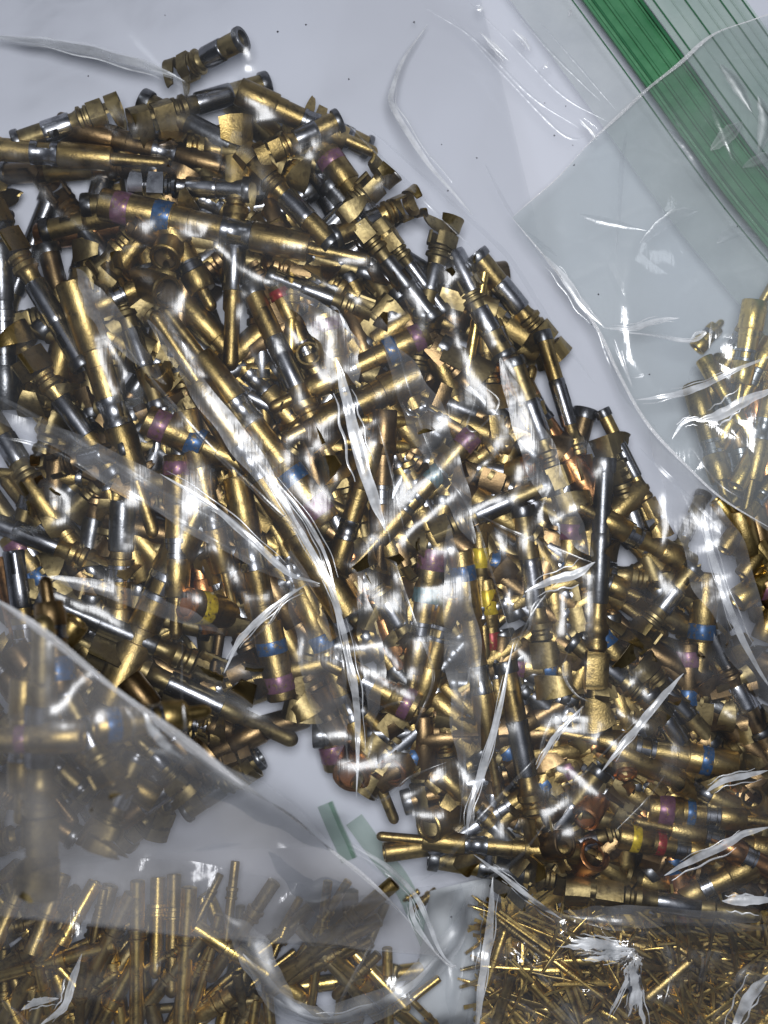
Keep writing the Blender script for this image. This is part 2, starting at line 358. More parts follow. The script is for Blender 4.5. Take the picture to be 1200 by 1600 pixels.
def end_on(x, y, ang, label, group, r=20, tilt=60, mouth=None, L=230, kind='M', up=2, **kw):
    """a barrel whose open mouth looks up at (x, y); its far end dives into the heap"""
    a, b = cell(x, y); z = max(hm[max(0, a - 3):a + 4, max(0, b - 3):b + 4].max(), 40) + up
    tl = math.radians(tilt); h = math.cos(tl) * L; d = math.sin(tl) * L; d = min(d, z - 8)
    bx, by = x + math.cos(math.radians(ang)) * h, y + math.sin(math.radians(ang)) * h
    root = thing(NAMES[kind][0], label, CATS[kind], group)
    A, B = W(x, y, z), W(bx, by, z - d)
    machined(root, L * 1.5, r, mouth=mouth, **kw) if kind in 'MN' else slim(root, L, r, tube=True, **kw)
    orient(root, A, B, 0); stamp(x - r, y, x + r, y, r * 1.5, z - r * .9, z - r * .9); stamp(x - 2, y, x + 2, y + 2, r, z - r * .8, z - r * .8); stamp(x, y, x + (bx - x) * .3, y + (by - y) * .3, r, z - r * .5, z - r - d * .3)
    PLACED.append((x, y, label, root)); return root

def inside(poly, x, y):
    c = False; j = len(poly) - 1
    for i in range(len(poly)):
        xi, yi = poly[i]; xj, yj = poly[j]
        if (yi > y) != (yj > y) and x < (xj - xi) * (y - yi) / (yj - yi) + xi: c = not c
        j = i
    return c

# ================================================================= the table
g = 6000
tb = MB(); tb.add([(-g, -g, 0), (g, -g, 0), (g, g, 0), (-g, g, 0)], [(0, 1, 2, 3)])
t = tb.build('table', TABLE); t['kind'] = 'structure'; t['label'] = 'white tabletop under the plastic bags'

# ================================================================= filler of the main heap (lowest layers)
HEAP = [(-60, 235), (60, 195), (180, 158), (300, 130), (400, 150), (520, 215), (600, 265), (690, 345), (790, 440), (865, 540), (940, 660),
        (1030, 790), (1100, 900), (1160, 1010), (1230, 1100), (1290, 1140), (1290, 1432), (1050, 1432), (890, 1415), (800, 1360), (690, 1345), (590, 1335),
        (560, 1250), (500, 1170), (430, 1150), (340, 1170), (260, 1230), (180, 1300), (60, 1330), (-80, 1330)]
FILL = []
Rf = random.Random(4)
def filler(n, poly, rng, group, lenf=1.0, ang=(55, 45), kinds='MMSSSSPPSN', inset=0):
    xs = [p[0] for p in poly]; ys = [p[1] for p in poly]; k = 0; tries = 0
    while k < n and tries < n * 40:
        tries += 1
        x, y = rng.uniform(min(xs), max(xs)), rng.uniform(min(ys), max(ys)); a = math.radians(rng.gauss(*ang))
        if rng.random() < .25: a = rng.uniform(0, math.pi)
        if rng.random() < .5: a += math.pi
        kind = rng.choice(kinds); L = {'M': 400, 'N': 380, 'S': 310, 'P': 330, 'T': 260, 'B': 150}[kind] * lenf * rng.uniform(.8, 1.02)
        dx, dy = math.cos(a) * L / 2, math.sin(a) * L / 2
        if not (inside(poly, x, y) and inside(poly, x - dx * .93, y - dy * .93) and inside(poly, x + dx * .93, y + dy * .93)): continue
        k += 1; kw = {}
        if kind in 'MN':
            bd = rng.choice([(('purple', .035, .10), ('blue', .195, .262)), (('purple', .04, .12),), (('blue', .2, .26),)] + [()] * 12)
            kw = dict(bands=bd, body=rng.choice([GOLD] * 6 + [BRONZE] * 3 + [COPPER]))
        elif kind in 'SP':
            kw = dict(body=rng.choice([BRASS, BRASS, BRONZE, GOLD]), sleeve=rng.choice([STEEL, DARK, DARK, GOLD, BRASS]), ribs=rng.choice([0, 0, 3]), wings=rng.uniform(.3, 1.2), ring=rng.choice([None, None, 'steel']))
        if kind == 'T': kw = dict(r=rng.uniform(8, 13), body=rng.choice([GOLD, RICH, BRASS]))
        look = {'M': 'brass pin', 'N': 'steel nosed barrel', 'S': 'winged socket', 'P': 'winged pin', 'T': 'thin pin', 'B': 'tube'}[kind]
        if kind in 'MN' and kw['bands']: look = ' and '.join(b[0] for b in kw['bands']) + ' banded ' + look.replace('brass ', '')
        elif kind in 'MN' and kw['body'] is COPPER: look = 'copper toned ' + look
        elif kind in 'SP': look = {BRASS: 'dull brass ', BRONZE: 'brown ', GOLD: 'golden '}[kw['body']] + ('ribbed ' if kw['ribs'] else '') + look
        rt = put(kind, x - dx, y - dy, x + dx, y + dy, look, group, sink=16, rec=False, **kw)
        FILL.append((x, y, look, rt))
G1 = 'loose crimp contacts heaped in the middle bag'
filler(300, HEAP, Rf, G1)
filler(16, [(180, 1090), (420, 1120), (415, 1180), (310, 1285), (150, 1335)], Rf, G1, .5, (20, 50))
filler(60, [(560, 1060), (900, 900), (1120, 960), (1290, 1160), (1290, 1432), (1050, 1432), (890, 1415), (800, 1360), (590, 1340)], Rf, G1, .8, (30, 40))
filler(22, [(-60, 1000), (120, 1010), (330, 1130), (240, 1260), (60, 1335), (-80, 1335)], Rf, G1, .6, (20, 60))

# ================================================================= contacts one can pick out in the photo, lowest first
PB = (('purple', .035, .10), ('blue', .195, .262)); P_ = (('purple', .035, .11),); B_ = (('blue', .2, .265),); YR = (('yellow', .09, .15), ('red', .2, .25))
H = [  # kind, wire end, mating end, label, options
 ('S', 270, 118, 380, 60, 'upright steel ringed socket poking out of the heap top', dict(za=60, zb=120, wings=1.1, roll=1.2)),
 ('S', 190, 165, 22, 224, 'dull socket with bare gold tube at heap upper edge', dict()),
 ('S', 205, 192, 420, 130, 'socket with one large curved crimp wing near the top', dict(wings=1.8, roll=2.2, body=BRASS)),
 ('S', 470, 178, 578, 232, 'short socket with steel ring facing the clear film', dict(body=GOLD, wings=.3)),
 ('M', 372, 142, 590, 240, 'brass pin with bright steel clip along the upper rim', dict(bands=())),
 ('T', 436, 292, 492, 216, 'thin gold pin between the two ringed upper sockets', dict(r=9)),
 ('M', 508, 238, 640, 420, 'pin with lone purple band near the upper rim', dict(bands=P_)),
 ('S', 610, 262, 470, 400, 'socket with square bronze wings at the upper slope', dict(wings=1.0, roll=0.5)),
 ('S', 655, 312, 520, 372, 'golden winged socket jutting from the upper slope', dict(wings=.9, body=GOLD, roll=-.4)),
 ('S', 700, 340, 660, 500, 'dull winged socket hanging down the right slope', dict(wings=1.1, body=BRASS, roll=.7)),
 ('S', 712, 415, 790, 560, 'socket with pale square tab on the right slope', dict(wings=1.1, roll=-.2)),
 ('S', 875, 560, 742, 396, 'silver and gold socket lying along the rim edge', dict(body=GOLD)),
 ('S', 890, 800, 800, 560, 'dull socket parallel to the right rim', dict(body=BRASS)),
 ('S', 930, 795, 846, 518, 'thin golden socket with square tabs along right rim', dict(body=GOLD, r=14, roll=0.3)),
 ('S', 1040, 840, 940, 640, 'slender silver socket on the lower right rim', dict(body=GOLD, r=12)),
 ('S', 590, 345, 695, 488, 'bright silver socket next to the long steel one', dict(r=13, ring='steel')),
 ('S', 538, 322, 678, 500, 'long riveted steel socket ending in a dark ring', dict(r=17, ring='steel', sleeve=DARK)),
 ('S', 612, 502, 418, 430, 'steel socket with slot and dark ring over red bead', dict(r=17, ring='steel')),
 ('M', 432, 448, 520, 640, 'pin showing a small red band beside a steel ring', dict(bands=(('red', .03, .10),), r=16)),
 ('T', 456, 420, 455, 560, 'short thick gold pin standing near the red bead', dict(r=13)),
 ('M', -95, 470, 20, 330, 'shiny steel barrel poking in at the side edge', dict(body=DARK, bands=())),
 ('N', 10, 640, 0, 380, 'black steel nosed contact at the picture edge', dict(body=DARK, mate='dark', bands=())),
 ('S', 165, 405, 250, 640, 'winged bronze socket beneath the steel capped mouths', dict(body=BRASS, wings=1.6, roll=0.0)),
 ('M', 270, 425, 104, 502, 'rounded pin tip under the long film crease', dict(bands=())),
 ('S', -15, 325, 132, 575, 'gold and steel socket ending in a dark steel ring', dict(body=GOLD, ring='steel')),
 ('S', 18, 515, 182, 745, 'large winged socket with glossy gold box tab', dict(body=GOLD, wings=1.7, roll=0.9, r=20)),
 ('M', 112, 440, 243, 842, 'thick collared pin running down past the box tab', dict(bands=(), r=25)),
 ('S', 75, 795, -20, 640, 'pair of square bronze wings at the lower side', dict(body=BRASS, wings=1.3, roll=0.2, r=20)),
 ('S', 60, 735, 200, 700, 'bronze box wing socket tucked under the fold band', dict(body=BRONZE, wings=1.0, roll=0.1)),
 ('S', 215, 905, -50, 800, 'silver and gold slotted socket below the bronze wings', dict(body=GOLD, ring='steel', r=19)),
 ('N', 60, 1120, 22, 860, 'tall bright steel nose beside the serrated edge', dict(body=GOLD, mate='steel', bands=(), r=22)),
 ('N', 184, 1010, 192, 782, 'upright gold barrel capped with a dark steel ring', dict(mate='dark', bands=(), r=23)),
 ('M', 170, 1100, 335, 740, 'fat stepped brass pin between barrel and yellow band', dict(bands=(), r=30)),
 ('M', 278, 712, 275, 1000, 'pin with faded purple mouth below the tilted barrel', dict(bands=P_, r=22)),
 ('M', 290, 640, 369, 968, 'slanting pin with rounded tip above yellow band', dict(bands=(), r=19)),
 ('M', 228, 655, 560, 810, 'tilted barrel with dark open mouth and blue band', dict(bands=PB, r=23)),
 ('M', 262, 350, 334, 486, 'plain round tipped pin beside two open mouths', dict(bands=(), r=24)),
 ('M', -130, 222, 265, 256, 'level pin with two blue bands at the top side', dict(bands=B_)),
 ('P', 374, 185, 360, 580, 'upright crimp pin with bright gold square tab', dict(body=GOLD, wings=.9, roll=1.3)),
 ('S', 205, 288, 392, 297, 'blunt polished steel socket above the long level pin', dict(ring='steel', wings=.1, body=STEEL)),
 ('S', 378, 238, 522, 385, 'slanted golden socket with silver stripe near top', dict(body=GOLD, wings=.2, roll=2.8)),
 ('S', 400, 248, 532, 188, 'short gold and silver socket with ring facing up', dict(body=GOLD, wings=.2, roll=2.0)),
 ('M', 745, 670, 590, 800, 'x', None),
 ('M', 668, 520, 420, 640, 'pin with purple mouth poking from under steel ring', dict(bands=PB)),
 ('M', 505, 490, 575, 745, 'purplish barrel blurred under the wide white streak', dict(bands=P_, r=23)),
 ('M', 655, 585, 440, 690, 'fat pale brass barrel crossing the central streak', dict(bands=(), r=26)),
 ('T', 540, 655, 665, 662, 'level gold pin crossing behind the central streak', dict(r=12)),
 ('T', 535, 690, 650, 700, 'lower of two level gold pins behind the streak', dict(r=12)),
 ('M', 600, 640, 592, 900, 'brownish upright pin under the central streak', dict(body=BRONZE, bands=(), r=20)),
 ('M', 585, 690, 505, 960, 'golden barrel slanting down to the crease knot', dict(bands=(), r=19)),
 ('T', 757, 424, 728, 598, 'single long thin gold pin on the right slope', dict(r=8)),
 ('S', 640, 850, 860, 755, 'faint socket lying under the crossed film creases', dict(body=BRASS)),
 ('S', 560, 870, 650, 1020, 'socket with pointed brass wing right of the knot', dict(body=BRASS, wings=1.7, roll=.6)),
 ('S', 625, 855, 720, 1000, 'socket with pale flat wing by the thin crease', dict(body=BRASS, wings=1.6, roll=-.2)),
 ('M', 655, 1100, 720, 880, 'barrel with silver clip above the purple ringed mouth', dict(bands=(), r=20)),
 ('M', 678, 858, 638, 1110, 'upright pin with pale purple and teal bands', dict(bands=(('purple', .0, .13), ('teal', .24, .33)))),
 ('M', 748, 830, 760, 1090, 'pin with yellow band near the tall blue one', dict(bands=(('yellow', .1, .22),), r=15)),
 ('M', 758, 905, 790, 1180, 'thin pin with yellow and red bands', dict(bands=(('yellow', .06, .2), ('red', .3, .4)), r=14)),
 ('S', 785, 1400, 940, 1200, 'winged socket below the ringed steel one', dict(body=BRASS)),
 ('N', 690, 1210, 810, 1330, 'dark steel nose pointing at the bag bottom', dict(mate='dark', bands=(), r=17)),
 ('M', 1080, 885, 900, 788, 'beaded brass pin pointing to the right seam', dict(bands=(), r=20)),
 ('M', 880, 880, 1008, 938, 'smooth gold pin end above the bronze wings', dict(bands=(), r=19)),
 ('T', 840, 905, 895, 965, 'stubby gold pin between two upright sockets', dict(r=9)),
 ('S', 985, 1012, 1085, 885, 'bronze winged socket leaning up to the right', dict(body=BRASS, wings=1.5, roll=.5)),
 ('S', 1112, 1000, 1190, 1150, 'bronze pair of wings near the right bag wall', dict(body=BRONZE, wings=1.2, roll=.3)),
 ('S', 975, 1005, 1115, 1165, 'socket with crescent wing and silver sleeve', dict(body=BRASS, wings=1.9, roll=1.1)),
 ('S', 1045, 1115, 890, 1000, 'ribbed crimp socket with brass box tab', dict(body=BRASS, ribs=4, wings=1.2, roll=.2)),
 ('S', 1110, 1230, 1010, 1080, 'dull socket under the long slanting streak', dict(body=BRASS)),
 ('M', 1150, 1197, 868, 1143, 'level pin with blue band at the right', dict(bands=(('blue', .14, .2),), r=22)),
 ('M', 950, 1165, 1230, 1300, 'long slanting pin with shiny silver clip', dict(bands=(), r=19)),
 ('M', 1012, 1262, 1210, 1285, 'open mouthed barrel with brown and blue bands', dict(bands=(('purple', .08, .2), ('blue', .3, .37)), r=22)),
 ('M', 1240, 1335, 988, 1282, 'level brass pin over the yellow and red bands', dict(bands=(), r=19)),
 ('M', 965, 1305, 1160, 1345, 'pin with yellow and red bands near bag bottom', dict(bands=(('yellow', .1, .17), ('red', .3, .37)), r=20)),
 ('M', 1180, 1350, 1030, 1420, 'brass pin under the two bright foil like streaks', dict(bands=())),
 ('P', 882, 1385, 1190, 1432, 'level crimp pin along the bag bottom seam', dict(body=BRASS, wings=.9)),
 ('M', 1250, 1380, 1090, 1300, 'copper tinted pin at the lower right corner', dict(body=COPPER, bands=())),
 ('M', 905, 1333, 588, 1306, 'level pin with ringed collar at the bag bottom', dict(bands=(), r=18)),
 ('S', 1040, 905, 1100, 770, 'small socket leaning on the right bag wall', dict(body=BRASS, r=13)),
 ('S', 925, 1142, 945, 715, 'long dark upright socket over a ribbed box tab', dict(body=GOLD, ribs=4, sleeve=DARK, wings=1.0, roll=1.57, ring='steel', r=17)),
 ('S', 860, 1088, 815, 790, 'upright brass socket with flared wings mid right', dict(body=BRASS, wings=1.5, roll=1.2, r=19)),
 ('M', 718, 860, 780, 1255, 'tall slim pin with blue band and silver clip', dict(bands=(('blue', .06, .12),), r=19)),
 ('S', 855, 1372, 788, 1032, 'ringed steel and gold socket ending in a loop', dict(body=GOLD, wings=1.0, r=20, roll=.4)),
 ('M', 742, 674, 545, 895, 'slanting pin with purple mouth and teal band', dict(bands=(('purple', .02, .11), ('teal', .27, .36)), r=18)),
 ('M', 652, 1108, 500, 1030, 'gold mouth with deep purple band by the knot', dict(bands=(('purple', .06, .16),), r=24)),
 ('S', 405, 1078, 60, 932, 'dark steel socket with flared ribbed crimp', dict(body=BRASS, ring='steel', sleeve=DARK, ribs=4, wings=1.6, r=20, roll=.5)),
 ('P', 80, 980, 465, 1160, 'long crimp pin with pale square tab by serrated edge', dict(body=BRASS, wings=1.0, roll=.9, r=20)),
 ('M', 442, 1092, 345, 640, 'upright pin with blue band above its purple mouth', dict(bands=(('purple', .03, .085), ('blue', .16, .205)), r=23)),
 ('M', 512, 815, 254, 478, 'slanting pin with bright blue band and purple mouth', dict(bands=(('purple', .03, .10), ('blue', .18, .235)), r=22)),
 ('M', 545, 960, 238, 486, 'long silver waisted pin with stepped gold tip', dict(bands=(), r=26)),
 ('S', 530, 748, 390, 445, 'slotted gold socket with glittering square tab', dict(body=GOLD, wings=1.3, roll=.75, r=19)),
 ('M', 158, 318, 580, 408, 'large level pin with blue band across the top', dict(bands=(('purple', .05, .11), ('blue', .2, .265)), r=24)),
]
CAPS[0] = 185.0
G = {'M': 'machined contacts in the middle bag', 'N': 'steel nosed contacts in the middle bag', 'S': 'stamped sockets in the middle bag', 'P': 'stamped pins in the middle bag', 'T': 'thin pins in the middle bag'}
CAPS[0] = 185.0
for k, ax, ay, bx, by, lab, kw in H:
    if kw is None: continue
    kw = dict(kw); kw.setdefault('sink', 14)
    put(k, ax, ay, bx, by, lab, G[k], **kw)
for x, y, ang, lab, kw in [
    (257, 405, -60, 'round brass mouth next to the plain pin', dict(r=24, tilt=62, up=10)),
    (262, 456, 200, 'steel rimmed mouth below the round brass one', dict(r=24, tilt=66, body=GOLD, up=10)),
    (482, 552, 80, 'open brass mouth facing straight up mid heap', dict(r=20, tilt=80)),
    (243, 580, 60, 'dim ringed mouth under the film crease', dict(r=19, tilt=60)),
    (828, 727, 160, 'copper mouth under the right hand creases', dict(r=18, tilt=50, mouth=COPPER)),
    (290, 944, 12, 'copper mouth with a single yellow band', dict(r=25, tilt=48, mouth=COPPER, bands=(('yellow', .06, .12),))),
    (548, 1215, -70, 'largest copper mouth under the forked streak', dict(r=28, tilt=70, mouth=COPPER, body=COPPER, up=10)),
    (612, 1208, -40, 'smaller copper mouth beside the largest one', dict(r=23, tilt=65, mouth=COPPER, up=10)),
    (668, 1292, -25, 'wide brass mouth over the level collar pin', dict(r=25, tilt=60, up=10)),
    (600, 1332, -8, 'small dark mouth at the very bottom seam', dict(r=15, tilt=10, up=-10)),
    (913, 1280, -60, 'upper copper cup in the lower cluster', dict(r=22, tilt=60, body=COPPER, mouth=COPPER, up=10)),
    (930, 1335, 150, 'lower copper cup in the lower cluster', dict(r=25, tilt=70, body=COPPER, mouth=COPPER, up=10)),
    (884, 1318, 170, 'brown cup beside the ringed steel socket', dict(r=22, tilt=60, body=BRONZE, up=10)),
    (868, 1252, 110, 'dark bronze cup above the brown cup', dict(r=18, tilt=60, body=BRONZE)),
    (978, 1212, -100, 'copper cup at the top of the lower cluster', dict(r=17, tilt=50, mouth=COPPER)),
    (1176, 1246, 60, 'gold mouth among glints near the right edge', dict(r=19, tilt=70)),
    (205, 352, 30, 'dark mouth beneath the long level pin', dict(r=16, tilt=50, body=BRONZE)),
    (1060, 1225, 30, 'small mouth beside the long slanting pin', dict(r=15, tilt=60)),
  ]:
    end_on(x, y, ang, lab, 'open contact mouths in the middle bag', **{**dict(kind='M', bands=()), **kw})

# ================================================================= right-hand bag: thick pins, blurred behind film
GR = 'thick gold contacts in the right hand bag'
RB = [(1095, 640, 1215, 430), (1120, 700, 1235, 480), (1100, 560, 1180, 700), (1150, 760, 1260, 560), (1085, 600, 1140, 800), (1130, 860, 1240, 700), (1160, 900, 1250, 780), (1120, 780, 1215, 910),
      (1180, 470, 1150, 640), (1225, 520, 1160, 820), (1150, 940, 1260, 860), (1190, 1000, 1240, 880), (1088, 545, 1130, 500)]
RL = ['brass pin reaching up towards the green zip', 'second thick pin beside the tallest one', 'crossed gold pin under the bright arched streak', 'gold pin between the two arched streaks',
      'pin nearest the empty clear pouch', 'dark toned pin below the thick arched streak', 'bronze pin at the dark corner', 'brown pin across the dark corner', 'short brass pin against the picture edge',
      'shaded pin running along the picture edge', 'lowest pin outside the middle bag wall', 'dim pin behind the middle bag wall', 'small blurred fitting at the pouch tip']
filler(55, [(1080, 520), (1250, 420), (1330, 600), (1360, 1100), (1210, 1040), (1150, 900), (1100, 740)], Rf, GR, .75, (-60, 22), 'TTTTM')
filler(34, [(1120, 780), (1250, 830), (1350, 1150), (1240, 1090), (1160, 930)], Rf, GR, .7, (60, 35), 'TTTM')
for (ax, ay, bx, by), lab in zip(RB, RL):
    put('M', ax, ay, bx, by, lab, GR, r=R.choice([14, 17, 19]), bands=(), body=R.choice([GOLD, RICH, GOLD]))

# ================================================================= lower right bag: hundreds of slivers
SL = [(800, 1425), (835, 1425), (870, 1450), (990, 1462), (1250, 1475), (1250, 1680), (778, 1680)]
proto = {}
def sliver_mesh(i):
    if i in proto: return proto[i]
    q = random.Random(i); L = q.choice([80, 105, 130, 165, 195]); w_ = q.uniform(2.8, 4.8); m = MB(); n = 6; bend = q.uniform(-5, 5)
    prof = [(-w_, -1.6), (-w_ + .8, -2.2), (w_ - .8, -2.2), (w_, -1.6), (w_, 1.6), (w_ - .8, 2.2), (-w_ + .8, 2.2), (-w_, 1.6)]; P = len(prof); vs = []; fs = []
    wide = q.random() < .5
    for j in range(n + 1):
        t = j / n; kk = (1.7 if wide and .35 < t < .62 else 1.0) * (.35 if j in (0, n) else 1)
        for a, b in prof: vs.append((L * (t - .5), a * kk + bend * (2 * t - 1) ** 2, b * (1.4 if wide and .35 < t < .62 else 1)))
    for j in range(n):
        for k in range(P): fs.append((j * P + k, j * P + (k + 1) % P, (j + 1) * P + (k + 1) % P, (j + 1) * P + k))
    fs += [tuple(range(P))[::-1], tuple(n * P + k for k in range(P))]
    m.add(vs, fs); o = m.build('gold_sliver', [RICH, RICH, RICH, GOLD][i % 4]); me = o.data; bpy.data.objects.remove(o); proto[i] = (me, L, wide); return proto[i]
Rs = random.Random(8); SLV = []
tg = MB(); rt_ = random.Random(77); kk_ = 0
while kk_ < 2600:
    x, y = rt_.uniform(735, 1240), rt_.uniform(1385, 1660)
    if not inside([(790, 1410), (870, 1430), (1000, 1440), (1250, 1445), (1250, 1680), (775, 1680)], x, y): continue
    kk_ += 1; a = rt_.uniform(0, math.pi); h_ = rt_.uniform(25, 75); dx, dy = math.cos(a) * h_, math.sin(a) * h_; z0 = rt_.uniform(4, 48); z1 = z0 + rt_.uniform(-14, 14)
    w_ = rt_.uniform(2.2, 4.2); nx, ny = -math.sin(a) * w_, math.cos(a) * w_; z1 = max(3, z1); vs = []
    for sx, zz in ((-1, z0), (1, z1)):
        for sn, dz in ((-1, -1.5), (1, -1.5), (1, 1.5), (-1, 1.5)): vs.append(tuple(W(x + dx * sx + nx * sn, y + dy * sx + ny * sn, zz + dz) / U))
    tg.add(vs, [(0, 1, 5, 4), (1, 2, 6, 5), (2, 3, 7, 6), (3, 0, 4, 7), (0, 3, 2, 1), (4, 5, 6, 7)])
    stamp(x - dx, y - dy, x + dx, y + dy, 2.5, z0, z1)
tg = tg.build('sliver_tangle', RICH, None, 20); tg['kind'] = 'stuff'; tg['label'] = 'dense tangle of fine brass slivers beneath the loose ones'; tg['category'] = 'metal slivers'
def add_sliver(x, y, a, i):
    me, L, wd = sliver_mesh(i); dx, dy = math.cos(a) * L / 2, math.sin(a) * L / 2
    za, zb = rest(x - dx, y - dy, x + dx, y + dy, 3.2, 1.5); stamp(x - dx, y - dy, x + dx, y + dy, 3.2, za, zb)
    o = bpy.data.objects.new('gold_sliver', me); sc.collection.objects.link(o)
    A, B = W(x - dx, y - dy, za), W(x + dx, y + dy, zb); orient(o, (A + B) / 2, B, Rs.uniform(-.6, .6) if Rs.random() < .7 else 1.57)
    o['category'] = 'gold sliver'; o['group'] = 'gold slivers in the lower right bag'
    SLV.append((x, y, a, o, i))
k = 0
while k < 290:
    x, y = Rs.uniform(735, 1240), Rs.uniform(1390, 1640)
    if not inside(SL, x, y): continue
    a = math.radians(Rs.gauss(40, 35)) if Rs.random() < .7 else Rs.uniform(0, math.pi)
    add_sliver(x, y, a, Rs.randrange(16)); k += 1
GSM = 'small gold contacts in the lower right bag'
for i, (ax, ay, bx, by, r, kind, lab) in enumerate([
    (770, 1430, 860, 1500, 6, 'T', 'thin pin by the milky bag wall'), (760, 1540, 790, 1450, 7, 'T', 'brassy pin beside the rolled bag wall'), (775, 1600, 800, 1520, 9, 'B', 'small tube by the rolled bag wall'),
    (850, 1490, 985, 1590, 6, 'T', 'long pin slanting under the crumpled sheen'), (1060, 1480, 1140, 1540, 6, 'T', 'pin with collar under the bottom seam'), (1110, 1470, 1115, 1600, 5, 'T', 'upright thin pin below the seam'),
    (1010, 1560, 1080, 1500, 10, 'B', 'tube mouth between the slivers'), (830, 1535, 880, 1590, 10, 'B', 'darker tube under crumpled sheen'), (1160, 1590, 1190, 1500, 8, 'B', 'tube close to the lower corner'), (920, 1570, 1000, 1610, 6, 'T', 'pin cut by the lower picture edge')]):
    put(kind, ax, ay, bx, by, lab, GSM, r=r, body=RICH if i % 2 else GOLD)

# ================================================================= lower left bag: thin pins and tubes
GT = 'thin pins in the lower left bag'
TL = [('B', 52, 1345, -10, 1480, 13, 'tilted tube at the far side of the bag', 0), ('B', 98, 1365, 50, 1490, 14, 'tube with dark mouth in the tube cluster', 0), ('B', 150, 1378, 95, 1475, 12, 'tube leaning beside the slim short pin', 0),
      ('B', 30, 1350, -50, 1420, 11, 'dim tube at the picture border', 0), ('T', 163, 1388, 143, 1490, 7, 'slim short pin by the tilted tubes', 0), ('T', 75, 1434, -60, 1470, 8, 'bright gold pin pointing at the border', 0),
      ('T', 168, 1480, -60, 1540, 11, 'thick gold pin with beaded head', 1), ('T', 215, 1375, 213, 1640, 11, 'outermost of the upright pins', 0), ('T', 247, 1370, 243, 1530, 12, 'second upright pin in the blurred row', 0),
      ('T', 272, 1365, 268, 1560, 11, 'third upright pin in the blurred row', 0), ('T', 296, 1385, 280, 1650, 12, 'tallest bright pin with a ring', 0), ('T', 345, 1365, 298, 1460, 6, 'slanting needle behind the tallest pin', 0),
      ('T', 368, 1345, 350, 1500, 7, 'hazy needle under the upper film flap', 0), ('T', 340, 1455, 290, 1620, 7, 'long needle crossing towards the bottom', 0), ('T', 365, 1552, 305, 1592, 14, 'short fat gold pin near the bottom', 0),
      ('T', 594, 1436, 408, 1535, 11, 'brightest slanting pin under the front flap', 0), ('T', 560, 1470, 430, 1545, 9, 'pin just below the brightest slanting one', 0), ('T', 452, 1432, 425, 1500, 6, 'small bright needle above the slanting pair', 0),
      ('T', 540, 1475, 640, 1580, 9, 'pin slanting towards the pale green strip', 0), ('T', 605, 1480, 608, 1640, 8, 'dim upright pin at the bag edge', 0), ('T', 592, 1490, 520, 1560, 8, 'gold pin crossing the dark gap', 0),
      ('T', 400, 1560, 380, 1700, 9, 'pin under the wide curved glare', 0), ('T', 345, 1540, 250, 1640, 7, 'needle beside the fat short pin', 0), ('T', 640, 1560, 740, 1660, 5, 'fine wire crossing the green strip', 0),
      ('T', 682, 1390, 640, 1425, 6, 'small loose pin above the green strip', 0), ('T', 655, 1392, 628, 1408, 5, 'tiny pin stub beside the small loose pin', 0),
      ('T', 130, 1500, 120, 1650, 9, 'brown pin below the beaded head', 0), ('T', 60, 1510, 90, 1640, 8, 'pin below the thick beaded one', 0), ('T', 10, 1560, 60, 1660, 8, 'pin in the lowest bag corner', 0)]
rng = random.Random(21)
lo = [(-20, 1400), (200, 1370), (400, 1390), (610, 1490), (620, 1700), (-20, 1700)]
k = 0; LT = []
while k < 165:
    x, y = rng.uniform(-20, 620), rng.uniform(1380, 1660)
    if not inside(lo, x, y): continue
    a = math.radians(rng.gauss(110, 28)); L = rng.uniform(85, 135); dx, dy = math.cos(a) * L, math.sin(a) * L
    if y - abs(dy) < 1375: continue
    rt = put('T', x - dx, y - dy, x + dx, y + dy, 'thin brass pin', GT, r=rng.uniform(6, 13), rec=False, body=rng.choice([GOLD, RICH, RICH, BRASS])); LT.append((x, y, 'thin brass pin', rt)); k += 1
for kd, ax, ay, bx, by, r, lab, kn in TL:
    kw = dict(body=RICH if R.random() < .5 else GOLD)
    if kn: kw['knurl'] = True
    put(kd, ax, ay, bx, by, lab, GT, r=r, **kw)

